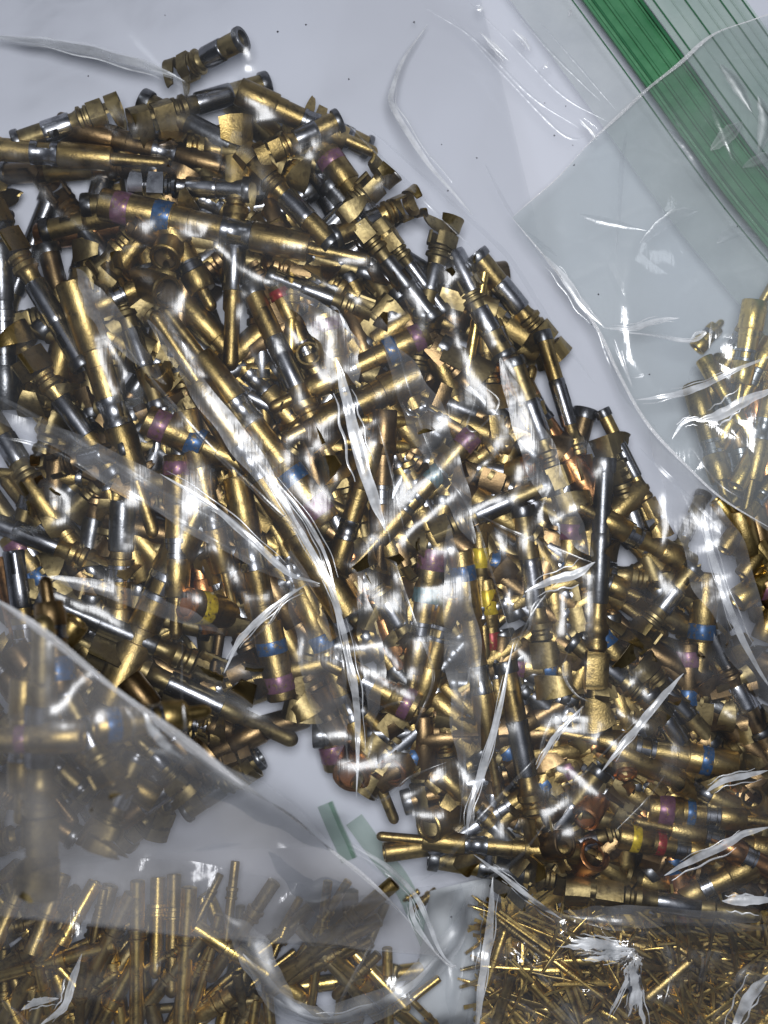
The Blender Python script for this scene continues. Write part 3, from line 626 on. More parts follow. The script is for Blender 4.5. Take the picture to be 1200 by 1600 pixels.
# ================================================================= front left bag: raised above the heap, out of focus
hm_low = hm.copy()
GF = 'blurred contacts in the raised front bag'
for k, ax, ay, bx, by, za, zb, r, lab, kw in [
    ('M', 60, 1130, 62, 1010, 0, 0, 0, '', None),
    ('P', 60, 1400, 68, 960, 350, 380, 24, 'blurred upright crimp pin close to the lens', dict(body=BRASS, wings=.3)),
    ('M', 185, 1120, 215, 985, 335, 300, 20, 'x', None),
    ('M', 130, 1150, -160, 1165, 380, 380, 21, 'blurred level pin with dark purple band', dict(bands=(('purple', .3, .36),), body=GOLD)),
    ('M', 148, 1137, 330, 1110, 380, 312, 22, 'blurred barrel with round open mouth', dict(bands=(('blue', .08, .2),), body=GOLD)),
    ('M', 95, 1085, 70, 900, 325, 300, 22, 'dark blurred barrel with navy band', dict(bands=(('blue', .1, .3),), body=BRONZE)),
    ('M', 38, 1060, 30, 1290, 350, 355, 19, 'blurred pin with rounded tip pointing down', dict(bands=(), body=GOLD)),
    ('S', 190, 1250, 100, 1080, 340, 310, 19, 'blurred dull socket with a broad wing', dict(body=BRASS, wings=1.6)),
    ('S', 150, 1330, 215, 1180, 320, 300, 18, 'faint socket at the edge of the front heap', dict(body=BRASS, wings=1.3)),
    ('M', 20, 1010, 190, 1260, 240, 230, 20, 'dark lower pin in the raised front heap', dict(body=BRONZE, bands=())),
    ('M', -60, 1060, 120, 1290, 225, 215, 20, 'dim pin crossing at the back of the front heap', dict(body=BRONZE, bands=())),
    ('S', 250, 1180, 60, 1230, 225, 215, 18, 'socket lying flat in the raised front heap', dict(body=BRASS)),
    ('S', -40, 1210, 120, 1310, 220, 225, 18, 'socket at the picture border in the front heap', dict(body=BRONZE)),
    ('S', 330, 1180, 180, 1290, 215, 225, 18, 'socket at the front tip of the front heap', dict(body=BRONZE)),
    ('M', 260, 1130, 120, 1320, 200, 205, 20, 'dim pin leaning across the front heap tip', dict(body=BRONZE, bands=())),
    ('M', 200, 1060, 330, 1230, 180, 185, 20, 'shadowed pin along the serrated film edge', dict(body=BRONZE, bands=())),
    ('M', 245, 1250, 90, 1150, 255, 262, 19, 'dull blurred pin between the mouth and the wing', dict(body=GOLD, bands=())),
    ('S', 10, 1120, 130, 1235, 262, 268, 18, 'blurred socket under the level purple banded pin', dict(body=BRASS)),
    ('M', 120, 970, 20, 1100, 262, 250, 19, 'blurred pin crossing below the serrated edge', dict(body=GOLD, bands=())),
    ('P', 300, 1240, 210, 1150, 232, 240, 17, 'small hazy pin near the white folded corner', dict(body=BRASS)),
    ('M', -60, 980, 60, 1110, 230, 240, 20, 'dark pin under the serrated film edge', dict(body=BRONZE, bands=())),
  ]:
    if kw is None: continue
    put(k, ax, ay, bx, by, lab, GF, r=r, za=za, zb=zb, rec=False, **kw)

# ================================================================= labels for the filler: what each lies beside; what shows nothing is left out
bpy.context.view_layer.update()
from mathutils.bvhtree import BVHTree
def top(o):
    while o.parent: o = o.parent
    return o
bv = []; bf = []; own = []
for o in sc.objects:
    if o.type != 'MESH': continue
    me = o.data; nv = len(me.vertices); co = np.empty(nv * 3, np.float32); me.vertices.foreach_get('co', co)
    mw = np.array(o.matrix_world); co = co.reshape(-1, 3) @ mw[:3, :3].T + mw[:3, 3]; base = len(bv)
    bv += (co * 1000).tolist(); tn = top(o).name
    for p in me.polygons: bf.append([base + k_ for k_ in p.vertices]); own.append(tn)
tree = BVHTree.FromPolygons(bv, bf)
hits = {}
eye = cam.location * 1000
for iy in range(0, 1600, 5):
    for ix in range(0, 1200, 5):
        loc, nrm, fi, ds = tree.ray_cast(eye, (W(ix, iy, 0) * 1000 - eye).normalized())
        if fi is not None: hits[own[fi]] = hits.get(own[fi], 0) + 1
del bv, bf
def drop(o):
    for c in list(o.children_recursive): bpy.data.objects.remove(c)
    bpy.data.objects.remove(o)
used = set(l for _, _, l, _ in PLACED); nd = 0
REL = ['under', 'beside', 'next to', 'touching', 'close by']
for lst, refs, mn in ((FILL, [p for p in PLACED if p[3].get('group') != GT and p[3].get('group') != GSM], 5), (LT, [p for p in PLACED if p[3].get('group') == GT], 4)):
    for x, y, look, rt in lst:
        if hits.get(rt.name, 0) < mn: drop(rt); nd += 1; continue
        done = False
        for rx, ry, rl, _ in sorted(refs, key=lambda p: math.hypot(p[0] - x, p[1] - y))[:7]:
            a = math.degrees(math.atan2(ry - y, rx - x)); pos = 'just above' if 45 < a < 135 else 'just below' if -135 < a < -45 else 'beside'
            lab = f'{look} {pos} the {rl}'
            if lab not in used and len(lab.split()) <= 16: done = True; break
        if not done: drop(rt); nd += 1; continue
        used.add(lab); rt['label'] = lab
srefs = [p for p in PLACED if p[3].get('group') == GSM]; cnt = {}
for x, y, a, o, i in SLV:
    if hits.get(o.name, 0) < 1: bpy.data.objects.remove(o); nd += 1; continue
    p = min(srefs, key=lambda p: math.hypot(p[0] - x, p[1] - y)); me_l = proto[i][1]
    size = 'long' if me_l > 130 else 'short' if me_l < 90 else 'middling'; ang_ = math.degrees(a) % 180
    lean = "level" if ang_ < 22 or ang_ > 158 else 'upright' if 68 < ang_ < 112 else 'slanting'
    tone = 'bright gold' if i % 4 < 2 else 'satin gold' if i % 4 == 2 else 'dull brass'
    shape = 'broad' if proto[i][2] else 'even'; aa = math.degrees(math.atan2(p[1] - y, p[0] - x))
    tone = tone if len(p[2].split()) < 7 else tone.split()[-1]
    dist = math.hypot(p[0] - x, p[1] - y); pos = 'touching' if dist < 28 else 'just above' if 45 < aa < 135 else 'just below' if -135 < aa < -45 else 'beside' if dist < 60 else 'near'
    o['label'] = f'{size} {shape} {tone} sliver {lean} {pos} the {p[2]}'
print('dropped', nd, 'things', len([o for o in sc.objects if not o.parent and 'category' in o]))

# ================================================================= plastic bags
def blur(a, n, times=2):
    for _ in range(times):
        for ax in (0, 1):
            p = np.pad(a, [(n, n) if i == ax else (0, 0) for i in (0, 1)], mode='edge'); c = np.cumsum(p, axis=ax)
            z = np.zeros_like(np.take(c, [0], axis=ax)); c = np.concatenate([z, c], axis=ax)
            m = 2 * n + 1
            a = (np.take(c, range(m, c.shape[ax]), axis=ax) - np.take(c, range(0, c.shape[ax] - m), axis=ax)) / m
    return a
def dilate(a, n):
    for _ in range(n):
        b = a.copy(); b[1:] = np.maximum(b[1:], a[:-1]); b[:-1] = np.maximum(b[:-1], a[1:]); b[:, 1:] = np.maximum(b[:, 1:], a[:, :-1]); b[:, :-1] = np.maximum(b[:, :-1], a[:, 1:]); a = b
    return a
rs = np.random.RandomState(3)
def smooth_noise(n, amp):
    a = blur(rs.randn(GH, GW), n, 2); return a / a.std() * amp
def drape(a, slope, n=70):
    """a sheet laid over the heap: nowhere steeper than slope"""
    e = dilate(a, 2); d = slope * C4; dd = d * 1.414
    for _ in range(n):
        p = np.pad(e, 1, mode='edge')
        for q, c in ((p[2:, 1:-1], d), (p[:-2, 1:-1], d), (p[1:-1, 2:], d), (p[1:-1, :-2], d), (p[2:, 2:], dd), (p[:-2, :-2], dd), (p[2:, :-2], dd), (p[:-2, 2:], dd)): e = np.maximum(e, q - c)
    return blur(e, 3, 2) + 7
on = np.clip(blur(dilate((hm_low > 20) * 1.0, 4), 10, 2), .04, 1)
MIDH = drape(hm_low, .42) + (np.abs(smooth_noise(9, 2.6)) + np.abs(smooth_noise(22, 5))) * on
FRONTH = drape(np.maximum(hm, 120), .35) + 8 + smooth_noise(14, 4)
def samp(A, px, py):
    x = min(GW - 1.01, max(0, (px - GX0) / C4)); y = min(GH - 1.01, max(0, (py - GY0) / C4)); i, j = int(y), int(x); fy, fx = y - i, x - j
    return (A[i, j] * (1 - fx) + A[i, j + 1] * fx) * (1 - fy) + (A[i + 1, j] * (1 - fx) + A[i + 1, j + 1] * fx) * fy
def curve(pts, n):
    P = [np.array(p, float) for p in pts]; P = [2 * P[0] - P[1]] + P + [2 * P[-1] - P[-2]]
    seg = len(P) - 3; out = []
    for i in range(n + 1):
        t = i / n * seg; k = min(seg - 1, int(t)); u = t - k; a, b, c, d = P[k:k + 4]
        out.append(.5 * ((2 * b) + (c - a) * u + (2 * a - 5 * b + 4 * c - d) * u * u + (3 * b - a - 3 * c + d) * u ** 3))
    return out
def polyline(pts, n):
    P = [np.array(p, float) for p in pts]; d = [0]
    for a, b in zip(P, P[1:]): d.append(d[-1] + float(np.hypot(*(b - a))))
    out = []
    for i in range(n + 1):
        s = d[-1] * i / n; k = min(len(P) - 2, max(0, int(np.searchsorted(d, s)) - 1)); t = (s - d[k]) / (d[k + 1] - d[k]); out.append(P[k] * (1 - t) + P[k + 1] * t)
    return out
def coons(name, top_, bot, lef, rig, nu, nv, zf, mat, parent):
    """sheet between four outlines given in photo pixels; zf gives the height"""
    T, B_, L_, R_ = polyline(top_, nu), polyline(bot, nu), polyline(lef, nv), polyline(rig, nv); vs = []; fs = []
    for j in range(nv + 1):
        v = j / nv
        for i in range(nu + 1):
            u = i / nu
            p = (1 - v) * T[i] + v * B_[i] + (1 - u) * L_[j] + u * R_[j] - ((1 - u) * (1 - v) * T[0] + u * (1 - v) * T[-1] + (1 - u) * v * B_[0] + u * v * B_[-1])
            vs.append(tuple(W(p[0], p[1], zf(p[0], p[1], u, v))))
    for j in range(nv):
        for i in range(nu):
            a = j * (nu + 1) + i; fs.append((a, a + nu + 1, a + nu + 2, a + 1))
    return raw(name, vs, fs, mat, parent)
def fold(pts, w, A, mat, parent, lift=1.5, k=.16, name='fold', soft=1.35, wob=.07, zadd=0):
    """a raised wrinkle of the sheet, in GLARE an added glare strip: bump section, tapered at both ends"""
    L = sum(math.hypot(b[0] - a[0], b[1] - a[1]) for a, b in zip(pts, pts[1:])); n = max(12, int(L / 6)); C = curve(pts, n); ph = R.uniform(0, 9)
    sec = np.linspace(-1, 1, 9); vs = []; fs = []
    for i, p in enumerate(C):
        t = i / n; a = C[max(0, i - 1)]; b = C[min(n, i + 1)]; d = b - a; l = np.hypot(*d) or 1; nx, ny = -d[1] / l, d[0] / l
        ww = w * soft * (.06 + .94 * math.sin(math.pi * min(1, max(0, t))) ** .85) * (1 + wob * math.sin(9 * t + ph) + wob * math.sin(23 * t + 2 * ph))
        jx = (wob * w * math.sin(31 * t + ph))
        zc = samp(A, p[0], p[1]) + zadd
        for s in sec:
            x, y = p[0] + nx * (ww * s + jx), p[1] + ny * (ww * s + jx)
            vs.append(tuple(W(x, y, max(zc, samp(A, x, y) + zadd) + lift + k * ww * math.exp(-4.2 * s * s))))
    for i in range(n):
        for j in range(8): fs.append((i * 9 + j, i * 9 + j + 1, (i + 1) * 9 + j + 1, (i + 1) * 9 + j))
    if mat is FOLDW:      # the fine creases that run with a strong one
        for side in (-1, 1):
            o0 = len(vs); off = w * R.uniform(1.2, 2.6) * side; t0, t1 = R.uniform(0, .3), R.uniform(.55, 1); f = R.uniform(.14, .28); dv = R.uniform(-.8, .8)
            idx = [i for i in range(n + 1) if t0 <= i / n <= t1]
            if len(idx) < 4: continue
            for i in idx:
                t = (i / n - t0) / (t1 - t0); p = C[i]; a = C[max(0, i - 1)]; b = C[min(n, i + 1)]; d = b - a; l = np.hypot(*d) or 1; nx, ny = -d[1] / l, d[0] / l
                of = off * (1 + dv * t) + w * .3 * math.sin(17 * t + ph); ww = max(.8, w * f) * (.15 + math.sin(math.pi * t) ** .8)
                for s in (-1, 0, 1): x, y = p[0] + nx * (of + ww * s), p[1] + ny * (of + ww * s); vs.append(tuple(W(x, y, samp(A, x, y) + zadd + lift + (.5 * ww if s == 0 else 0))))
            for q in range(len(idx) - 1):
                for j in (0, 1): fs.append((o0 + q * 3 + j, o0 + q * 3 + j + 1, o0 + (q + 1) * 3 + j + 1, o0 + (q + 1) * 3 + j))
    return raw(name, vs, fs, mat, parent)

# ---- bag in the middle
mb = thing('zip_bag', 'clear creased zip bag full of assorted crimp contacts in the middle', 'plastic bag', 'clear zip bags of contacts')
coons('film', [(-240, -200), (700, -200)], [(-240, 1395), (300, 1330), (535, 1322), (600, 1372), (690, 1366), (760, 1345), (820, 1400), (880, 1434), (1000, 1446), (1300, 1452)],
      [(-240, -200), (-240, 1395)], [(700, -200), (790, 150), (850, 400), (930, 505), (1000, 650), (1090, 760), (1160, 900), (1230, 1150), (1300, 1452)],
      260, 300, lambda x, y, u, v: samp(MIDH, x, y), FILM, mb)
F = FOLD; FW = FOLDW
for pts, w_, m in [
    ([(-30, 55), (40, 64), (100, 72), (180, 90), (245, 110), (290, 128)], 8, GLARE), ([(-40, 56), (60, 64), (150, 82), (240, 106), (288, 126)], 4.6, FW),  # top glare as an added strip with a white core
    ([(668, 38), (632, 90), (613, 143), (614, 167), (633, 200), (667, 253), (707, 300), (740, 338)], 3.2, FW),
    ([(575, 200), (640, 255), (715, 325), (793, 400), (843, 477), (885, 540), (930, 600)], 3.0, F),
    ([(540, 190), (600, 250), (680, 330), (750, 400)], 2.5, F), ([(757, 255), (780, 300), (800, 335), (850, 410)], 2.0, F),
    ([(526, 560), (536, 600), (550, 660), (568, 730), (588, 790), (603, 830)], 7.5, FW),
    ([(600, 800), (620, 887), (647, 967), (677, 1053), (655, 1120), (640, 1165)], 1.8, F),
    ([(613, 513), (640, 610), (677, 713), (733, 793), (770, 900), (800, 1000)], 1.8, F),
    ([(590, 660), (612, 740), (632, 830)], 1.4, F),
    ([(-20, 610), (60, 655), (160, 715), (260, 775), (340, 815)], 5.5, F),
    ([(-20, 680), (70, 700), (180, 760), (290, 820), (400, 880)], 3.5, F),
    ([(250, 740), (330, 790), (400, 850), (450, 895), (500, 912)], 4.0, FW),
    ([(180, 520), (260, 620), (330, 700), (400, 767), (455, 820), (510, 885)], 3.0, F),
    ([(400, 720), (440, 780), (480, 850), (515, 910), (535, 960)], 3.6, FW),
    ([(420, 740), (470, 800), (505, 860), (524, 920)], 2.4, FW), ([(455, 770), (490, 840), (512, 900), (540, 990)], 1.6, F), ([(440, 800), (478, 860), (508, 905)], 1.4, F),
    ([(500, 880), (530, 960), (545, 1030), (555, 1080), (559, 1150), (557, 1245)], 4.2, FW),
    ([(505, 900), (525, 985), (538, 1060), (540, 1140), (545, 1215)], 2.2, F), ([(525, 930), (560, 1020), (575, 1090), (568, 1160)], 1.6, F),
    ([(350, 1052), (372, 1005), (400, 973), (440, 938), (480, 912)], 3.6, FW), ([(380, 1010), (420, 975), (450, 930), (495, 905)], 1.8, F),
    ([(730, 1305), (735, 1262), (758, 1190), (780, 1110), (802, 1005)], 3.8, FW), ([(718, 1290), (726, 1200), (722, 1120), (735, 1040)], 1.6, F),
    ([(940, 1205), (985, 1150), (1030, 1095), (1068, 1052)], 4.6, FW), ([(838, 1202), (868, 1150), (912, 1103)], 3.0, FW), ([(840, 1200), (848, 1160), (863, 1118)], 2.2, F),
    ([(1100, 800), (1108, 850), (1136, 940), (1168, 1015), (1205, 1078)], 4.4, FW), ([(1060, 760), (1100, 830), (1160, 890)], 2.2, F),
    ([(820, 925), (865, 906), (900, 897), (930, 878)], 5.5, FW), ([(740, 800), (800, 830), (870, 858), (928, 880)], 1.8, F), ([(928, 882), (880, 905), (845, 940), (815, 990), (800, 1030)], 1.6, F),
    ([(750, 600), (738, 640), (730, 665), (745, 672), (780, 630), (752, 600)], 1.3, F),
    ([(655, 1378), (690, 1352), (740, 1290), (800, 1225), (860, 1160)], 3.0, F), ([(520, 1255), (535, 1300), (555, 1326), (600, 1365), (645, 1388)], 3.0, F),
    ([(700, 1395), (760, 1375), (810, 1340), (850, 1290)], 2.6, F), ([(540, 1180), (590, 1250), (640, 1215), (700, 1190)], 1.8, F),
    ([(580, 1140), (590, 1110), (620, 1098), (632, 1097)], 1.8, F), ([(575, 1185), (585, 1135)], 2.0, F),
    ([(740, 1335), (790, 1372), (840, 1412), (878, 1436)], 3.0, FW), ([(880, 1432), (960, 1442), (1080, 1448), (1220, 1450)], 9, F),
    ([(1038, 1368), (1080, 1345), (1130, 1322), (1162, 1303), (1205, 1292)], 5, FW), ([(1128, 1408), (1165, 1407), (1215, 1406)], 6.0, FW),
    ([(870, 1230), (905, 1215), (950, 1170), (1000, 1120)], 1.4, F), ([(960, 1300), (1010, 1250), (1040, 1210)], 1.5, F), ([(890, 1010), (880, 1050), (900, 1085), (930, 1100)], 1.4, F),
    ([(1100, 1240), (1130, 1220), (1165, 1212), (1200, 1204)], 4, FW), ([(285, 1000), (284, 1080), (288, 1165)], 1.8, F),
    ([(860, 930), (835, 945), (825, 985), (800, 1000)], 1.8, F), ([(810, 850), (835, 840), (850, 870), (848, 900)], 2.5, F),
   
  ]:
    fold(pts, w_, MIDH, m, mb)
for pts, w_ in [([(-40, 640), (80, 680), (200, 745), (330, 820), (430, 885), (500, 915)], 26), ([(455, 860), (480, 960), (505, 1050), (520, 1120), (530, 1180)], 34), ([(560, 900), (575, 980), (585, 1060), (580, 1140)], 18),
               ([(700, 820), (715, 930), (725, 1050), (730, 1160), (735, 1290)], 28), ([(1010, 660), (1080, 780), (1130, 900), (1175, 1020), (1230, 1140)], 46), ([(230, 500), (320, 620), (410, 740), (500, 880)], 18),
               ([(600, 520), (650, 620), (700, 740), (740, 850)], 30), ([(60, 900), (160, 920), (280, 960), (350, 990)], 14), ([(120, 420), (170, 500), (260, 600)], 22),
               ([(780, 560), (830, 680), (880, 800), (925, 870)], 26), ([(880, 1425), (1000, 1432), (1240, 1436)], 16), ([(430, 440), (520, 520), (560, 600)], 26)]:
    fold(pts, w_, MIDH, VEIL, mb, k=.07, soft=1.0, name='pleat')
# ---- its floor sheet and the green zip under the stacked bags
def strip(name, pts, offs, halfw, z, h, mat, parent, bow=0):
    """a flat extruded rib following a centre line"""
    n = 40; C = curve(pts, n); vs = []; fs = []
    for i, p in enumerate(C):
        d = C[min(n, i + 1)] - C[max(0, i - 1)]; l = np.hypot(*d) or 1; nx, ny = -d[1] / l, d[0] / l
        for s, zz in ((-1, 0), (-1, .7), (-.6, 1), (.6, 1), (1, .7), (1, 0)):
            vs.append(tuple(W(p[0] + nx * (offs + s * halfw), p[1] + ny * (offs + s * halfw), z + zz * h + bow * math.sin(math.pi * i / n))))
    for i in range(n):
        for j in range(5): fs.append((i * 6 + j, i * 6 + j + 1, (i + 1) * 6 + j + 1, (i + 1) * 6 + j))
    return raw(name, vs, fs, mat, parent, smooth=False)

# ---- bag at the upper right with the wide green zip
rb = thing('zip_bag', 'upper right bag with green zip and empty clear pouch', 'plastic bag', 'clear zip bags of contacts')
zl = [(860, -130), (960, 5), (1037, 110), (1105, 205), (1180, 305), (1300, 450)]
zp = strip('zip_strip', zl, 0, 38, 60, 5, GREEN, rb)
for o_, hw, hh, mt in ((-36, 3.5, 14, DGREEN), (-30, 2, 9, GREEN), (-12, 2.5, 8, GREEN), (8, 3, 9, GREEN), (24, 2.0, 8, DGREEN), (34, 3, 9, GREEN)):
    strip('zip_rib', zl, o_, hw, 62, hh, mt, zp)
hd = strip('bag_mouth', zl, -105, 64, 58, 2, PALEG, rb)
for o_ in (-52, -75, -92, -110, -122, -136, -150, -164): strip('mouth_rib', zl, o_, 1.4, 60, 5, PALEG if o_ % 4 else DGREEN, hd)
strip('seam', zl, 50, 1.1, 62, 4, DGREEN, rb)
strip('shoulder', zl, 88, 40, 58, 1.5, CLEARS, rb)
RH = drape(hm_low, .35) + 14 + np.abs(smooth_noise(20, 12)) + smooth_noise(8, 1.5)
RH = np.maximum(RH, MIDH + 6)
# raised bow so that the pouch stands off the zip
YY, XX = np.mgrid[0:GH, 0:GW]; XX = GX0 + XX * C4; YY = GY0 + YY * C4
RH = np.where((XX > 780) & (YY < 560), np.maximum(RH, 84 + 14 * np.sin(XX / 90.0 + YY / 130.0)), RH)
RH = blur(RH, 3, 1)
EDG = [(800, 340), (868, 280), (930, 215), (1000, 150), (1060, 100), (1118, 52), (1180, 30), (1260, 2)]
coons('film', EDG[::-1], [(1400, 380), (1400, 800)], [(1260, 2), (1400, 380)], [(800, 340), (862, 415), (928, 505), (960, 575), (1000, 650), (1060, 715), (1125, 775), (1200, 830), (1400, 900)] if False else [(800, 340), (1400, 800)],
      10, 10, lambda x, y, u, v: samp(RH, x, y), FILM_R, rb) if False else None
coons('film', EDG, [(800, 340), (862, 415), (928, 505), (960, 575), (1000, 650), (1060, 715), (1125, 775), (1200, 830), (1300, 870)][:1] * 1 + [(862, 415), (928, 505), (960, 575), (1000, 650), (1060, 715), (1125, 775), (1200, 830), (1300, 870)],
      [(800, 340), (800.5, 340.5)], [(1260, 2), (1320, 400), (1300, 870)], 150, 130, lambda x, y, u, v: samp(RH, x, y), FILM_R, rb)
fold(EDG, 1.6, RH, EDGE, rb, name='cut_edge', wob=.35)
fold([(800, 340), (862, 415), (928, 505), (965, 580), (1010, 660), (1070, 725), (1130, 780), (1220, 835)], 2.0, RH, EDGE, rb, name='side_seam')
for pts, w_, m in [
    ([(845, 395), (878, 430), (912, 478), (945, 512)], 4.6, FW), ([(993, 625), (1045, 618), (1100, 602), (1150, 578), (1215, 552)], 3.4, FW),
    ([(1088, 658), (1125, 648), (1165, 626), (1215, 606)], 6.6, FW), ([(1050, 686), (1066, 662), (1085, 654), (1100, 658)], 2.6, FW),
    ([(930, 505), (950, 560), (972, 612), (990, 640)], 2.4, F), ([(960, 530), (975, 570), (988, 605)], 2.0, FW), ([(940, 512), (985, 513), (1030, 500), (1062, 497)], 3, FW),
    ([(965, 518), (1020, 524), (1078, 533), (1102, 520), (1088, 520), (1078, 532)], 1.7, FW), ([(1112, 500), (1108, 545)], 1.8, F), ([(1075, 600), (1080, 580), (1092, 565)], 1.8, F),
    ([(985, 590), (1000, 588), (1006, 584)], 2.2, F), ([(1080, 700), (1130, 760), (1210, 800)], 2, F), ([(1000, 700), (1060, 760), (1130, 830)], 2.6, F),
    ([(980, 205), (972, 250), (968, 320), (962, 400)], 3.0, F), ([(1125, 100), (1150, 130), (1175, 175)], 7, GLARE), ([(1185, 150), (1197, 190), (1185, 240)], 9, GLARE), ([(1110, 235), (1135, 212), (1160, 190)], 9, GLARE),  # the GLARE ones are glints on the pouch, built as strips
    ([(1160, 262), (1190, 248), (1225, 240)], 7, GLARE), ([(1055, 180), (1062, 200)], 3, F), ([(1110, 160), (1128, 200), (1150, 260)], 6, F), ([(1040, 200), (1080, 240), (1110, 300)], 7, F),
    ([(905, 335), (940, 345), (1010, 360)], 5, F), ([(1000, 380), (1050, 340), (1090, 330)], 8, F), ([(1120, 380), (1150, 360), (1190, 370)], 8, F), ([(820, 360), (870, 400)], 2.5, F),
  ]:
    fold(pts, w_, RH, m, rb)
for pts, w_, m in [([(660, 10), (740, 60), (830, 150), (905, 200)], 2.2, F), ([(730, 0), (800, 70), (880, 150), (950, 190)], 2, F), ([(800, 45), (822, 66), (828, 80)], 2, FW), ([(745, 15), (755, 12)], 3, FW),
                   ([(750, 50), (775, 75), (795, 95)], 2.2, FW), ([(888, 25), (893, 14)], 2, FW), ([(905, 185), (925, 205), (932, 218)], 2.2, FW), ([(850, 100), (856, 106)], 2, FW),
                   ([(790, 0), (860, 80), (940, 160)], 2.2, F), ([(700, 20), (800, 130), (880, 210), (920, 215)], 2.5, F), ([(840, 30), (910, 110), (965, 175)], 1.6, F)]:
    fold(pts, w_, np.maximum(RH * 0 + 66, MIDH), m, rb)  # the shortest white ones are glints put in as strips

# ---- bag at the lower right
lb = thing('zip_bag', 'lower right bag of fine gold slivers with crumpled sheen', 'plastic bag', 'clear zip bags of contacts')
LBH = drape(hm_low, .5) + 6 + np.abs(smooth_noise(6, 5)) + np.abs(smooth_noise(16, 6))
coons('film', [(772, 1372), (830, 1405), (880, 1428), (1000, 1440), (1300, 1446)], [(735, 1720), (1300, 1720)], [(772, 1372), (762, 1480), (735, 1720)], [(1300, 1446), (1300, 1720)], 150, 100, lambda x, y, u, v: samp(LBH, x, y), FILM_B, lb)
for pts, w_, m in [([(770, 1370), (765, 1450), (752, 1540), (742, 1640)], 5, FW), ([(758, 1380), (750, 1450), (740, 1560), (730, 1640)], 7, F), ([(1110, 1600), (1150, 1540), (1185, 1490)], 7, F), ([(1140, 1620), (1170, 1560), (1205, 1520)], 7, FW), ([(1040, 1470), (1050, 1520), (1035, 1580)], 3, F), ([(1085, 1455), (1100, 1500), (1090, 1540)], 3, F),
                   ([(800, 1480), (850, 1530), (900, 1600)], 3, F), ([(790, 1560), (830, 1580), (860, 1620)], 3, F)]:
    fold(pts, w_, LBH, m, lb)

for i in range(30):
    a = math.radians(R.uniform(150, 265)) if i < 22 else math.radians(R.uniform(80, 105)); l0 = R.uniform(2, 30); l1 = R.uniform(50, 125)
    x0, y0 = 992 + R.gauss(0, 3), 1487 + R.gauss(0, 5); da = R.uniform(-.25, .25)
    yk = lambda l, a_: (x0 + math.cos(a_) * l, y0 - math.sin(a_) * l * (-1 if False else -1) * .62 + (0 if i < 22 else l * .4)) if False else (x0 + math.cos(a_) * l, y0 + (abs(math.sin(a_)) * l * .6 - 34 * (l / 125)) if i < 22 else y0 + l)
    fold([yk(l0, a), yk((l0 + l1) / 2, a + da), yk(l1, a + da * 1.5)], R.uniform(1.4, 4.2), LBH, FW if i % 3 else F, lb, wob=.3)  # white reflection of the crumple put into pale strips

# ---- lower left: bag of thin pins, with white liner and pale zip, then the raised front bag lying over it
pb = thing('zip_bag', 'lower left bag of thin pins and brass tubes', 'plastic bag', 'clear zip bags of contacts')
PH = drape(hm_low, .4) + 10 + smooth_noise(12, 4)
coons('film', [(-200, 1320), (300, 1345), (560, 1400), (735, 1375)], [(-200, 1760), (735, 1760)], [(-200, 1320), (-200, 1760)], [(735, 1375), (752, 1480), (735, 1760)], 150, 90, lambda x, y, u, v: samp(PH, x, y), film('pin_bag_film', .03, .12, bump=.5, crinkle=.1), pb)
g2 = strip('zip_strip', [(508, 1256), (522, 1290), (536, 1320), (546, 1344)], 0, 13, 8, 3, GREEN_T, pb)
strip('zip_rib', [(508, 1256), (522, 1290), (536, 1320), (546, 1344)], -8, 3, 12, 2, GREEN_T, g2)
strip('zip_flange', [(540, 1290), (580, 1345), (620, 1400), (680, 1540), (730, 1700)], -16, 15, 7, 2, PALEG, pb)
for pts, w_, m in [([(380, 1490), (408, 1530), (440, 1570), (490, 1590), (560, 1582), (630, 1548), (690, 1490), (728, 1430), (742, 1385)], 17, GLARE), ([(440, 1572), (500, 1594), (570, 1580), (640, 1542), (700, 1478)], 5, FW), ([(350, 1430), (390, 1475), (425, 1540), (470, 1590)], 20, GLARE),  # curved glare, built as broad strips with a white core
                   ([(583, 1470), (550, 1530), (512, 1602)], 2.2, F), ([(33, 1578), (60, 1565), (92, 1560)], 4, FW), ([(60, 1604), (100, 1572), (114, 1530), (128, 1490)], 4.5, FW), ([(70, 1600), (90, 1560), (105, 1520)], 2, F),
                   ([(720, 1380), (712, 1480), (705, 1600)], 12, F), ([(0, 1560), (40, 1600), (50, 1640)], 4, F)]:
    fold(pts, w_, PH, m, pb)
wsl = None
def sleeve_z(x, y, u, v): return 14 + 26 * math.sin(math.pi * min(1, u * 1.02)) ** .7 + 3 * math.sin(y / 40.0)
ws = coons('plastic_sleeve', [(672, 1392), (730, 1378), (768, 1370)], [(600, 1720), (735, 1720)], [(672, 1392), (655, 1500), (600, 1720)], [(768, 1370), (758, 1480), (735, 1720)], 24, 40, sleeve_z, WHITE, None)
ws['label'] = 'plain milky white plastic sleeve between the two lower bags'; ws['category'] = 'plastic sleeve'
fb = thing('zip_bag', 'raised blurry front bag with a serrated cut edge', 'plastic bag', 'clear zip bags of contacts')
E2 = [(-240, 790), (-60, 905), (0, 940), (60, 985), (130, 1035), (200, 1090), (260, 1140), (330, 1190), (400, 1238), (450, 1275), (500, 1312), (560, 1360), (610, 1412), (650, 1452), (700, 1505), (712, 1512)]
FH = FRONTH.copy()
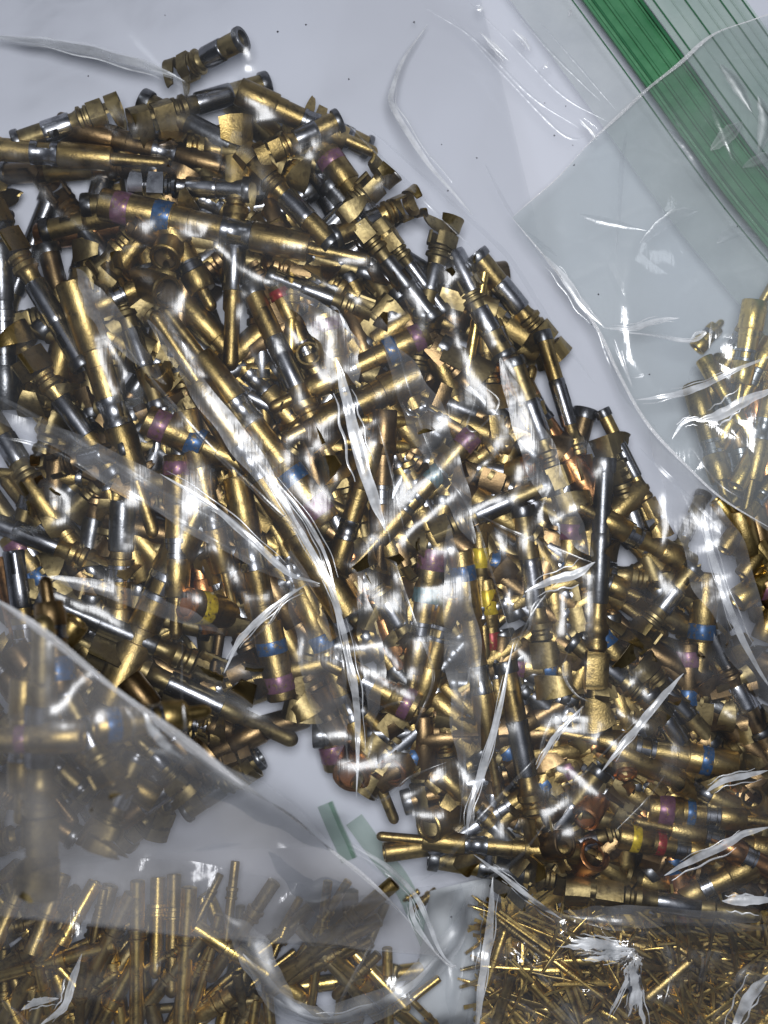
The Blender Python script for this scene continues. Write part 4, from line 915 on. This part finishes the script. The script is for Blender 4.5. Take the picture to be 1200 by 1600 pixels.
coons('film', E2, [(-240, 1425), (0, 1431), (300, 1464), (500, 1478), (690, 1494), (712, 1512)], [(-240, 790), (-240, 1425)], [(712, 1512), (712.5, 1512.5)], 180, 130, lambda x, y, u, v: samp(FH, x, y), FILM_F, fb)
e = fold(E2, 3.0, FH, EDGE, fb, name='serrated_edge', wob=.9, k=.5)
for pts, w_, m in [([(545, 1318), (600, 1352), (645, 1395), (668, 1440), (690, 1490), (714, 1514)], 2.6, FW), ([(225, 1112), (238, 1140), (258, 1165), (287, 1186)], 4.5, FW), ([(286, 1100), (290, 1150), (284, 1190)], 2.5, F),
                   ([(420, 1330), (450, 1365), (483, 1392), (520, 1386), (560, 1392)], 13, GLARE), ([(640, 1400), (648, 1440), (680, 1488)], 3, FW), ([(0, 1432), (120, 1440), (300, 1462), (480, 1475), (690, 1494)], 3, F),  # the GLARE strip is soft glare on the flap, not a wrinkle
                   ([(230, 1170), (300, 1200), (420, 1260), (520, 1330)], 22, GLARE), ([(300, 1330), (340, 1322), (380, 1318)], 3, F), ([(195, 1105), (210, 1130), (205, 1160)], 2, F)]:
    fold(pts, w_, FH, m, fb)

# ---- specks of dirt on the film
rq = random.Random(5)
for x, y in [(478, 39), (647, 35), (434, 50), (258, 24), (138, 119), (851, 161), (884, 166), (866, 212), (895, 227), (897, 258), (1132, 326), (1152, 354), (690, 226), (745, 247), (924, 507), (935, 460), (700, 298), (545, 124), (1015, 585), (705, 1433)]:
    m = MB(); n = 7
    z = max(samp(MIDH, x, y), samp(RH, x, y) if x > 800 else 0) + 2; c = W(x, y, z) / U
    a0 = rq.uniform(0, 3); pts = []
    L = rq.uniform(1, 2.2)
    m.add([(c.x + L * math.cos(a0 + t) * (1 if i % 2 else .45), c.y + L * math.sin(a0 + t) * (.5 if i % 3 else 1), c.z + .3) for i, t in enumerate([k_ * 2 * math.pi / n for k_ in range(n)])] + [(c.x, c.y, c.z + 1.2)], [(i, (i + 1) % n, n) for i in range(n)])
    o = m.build('dirt_speck', SPECK, rb if x > 820 else mb)
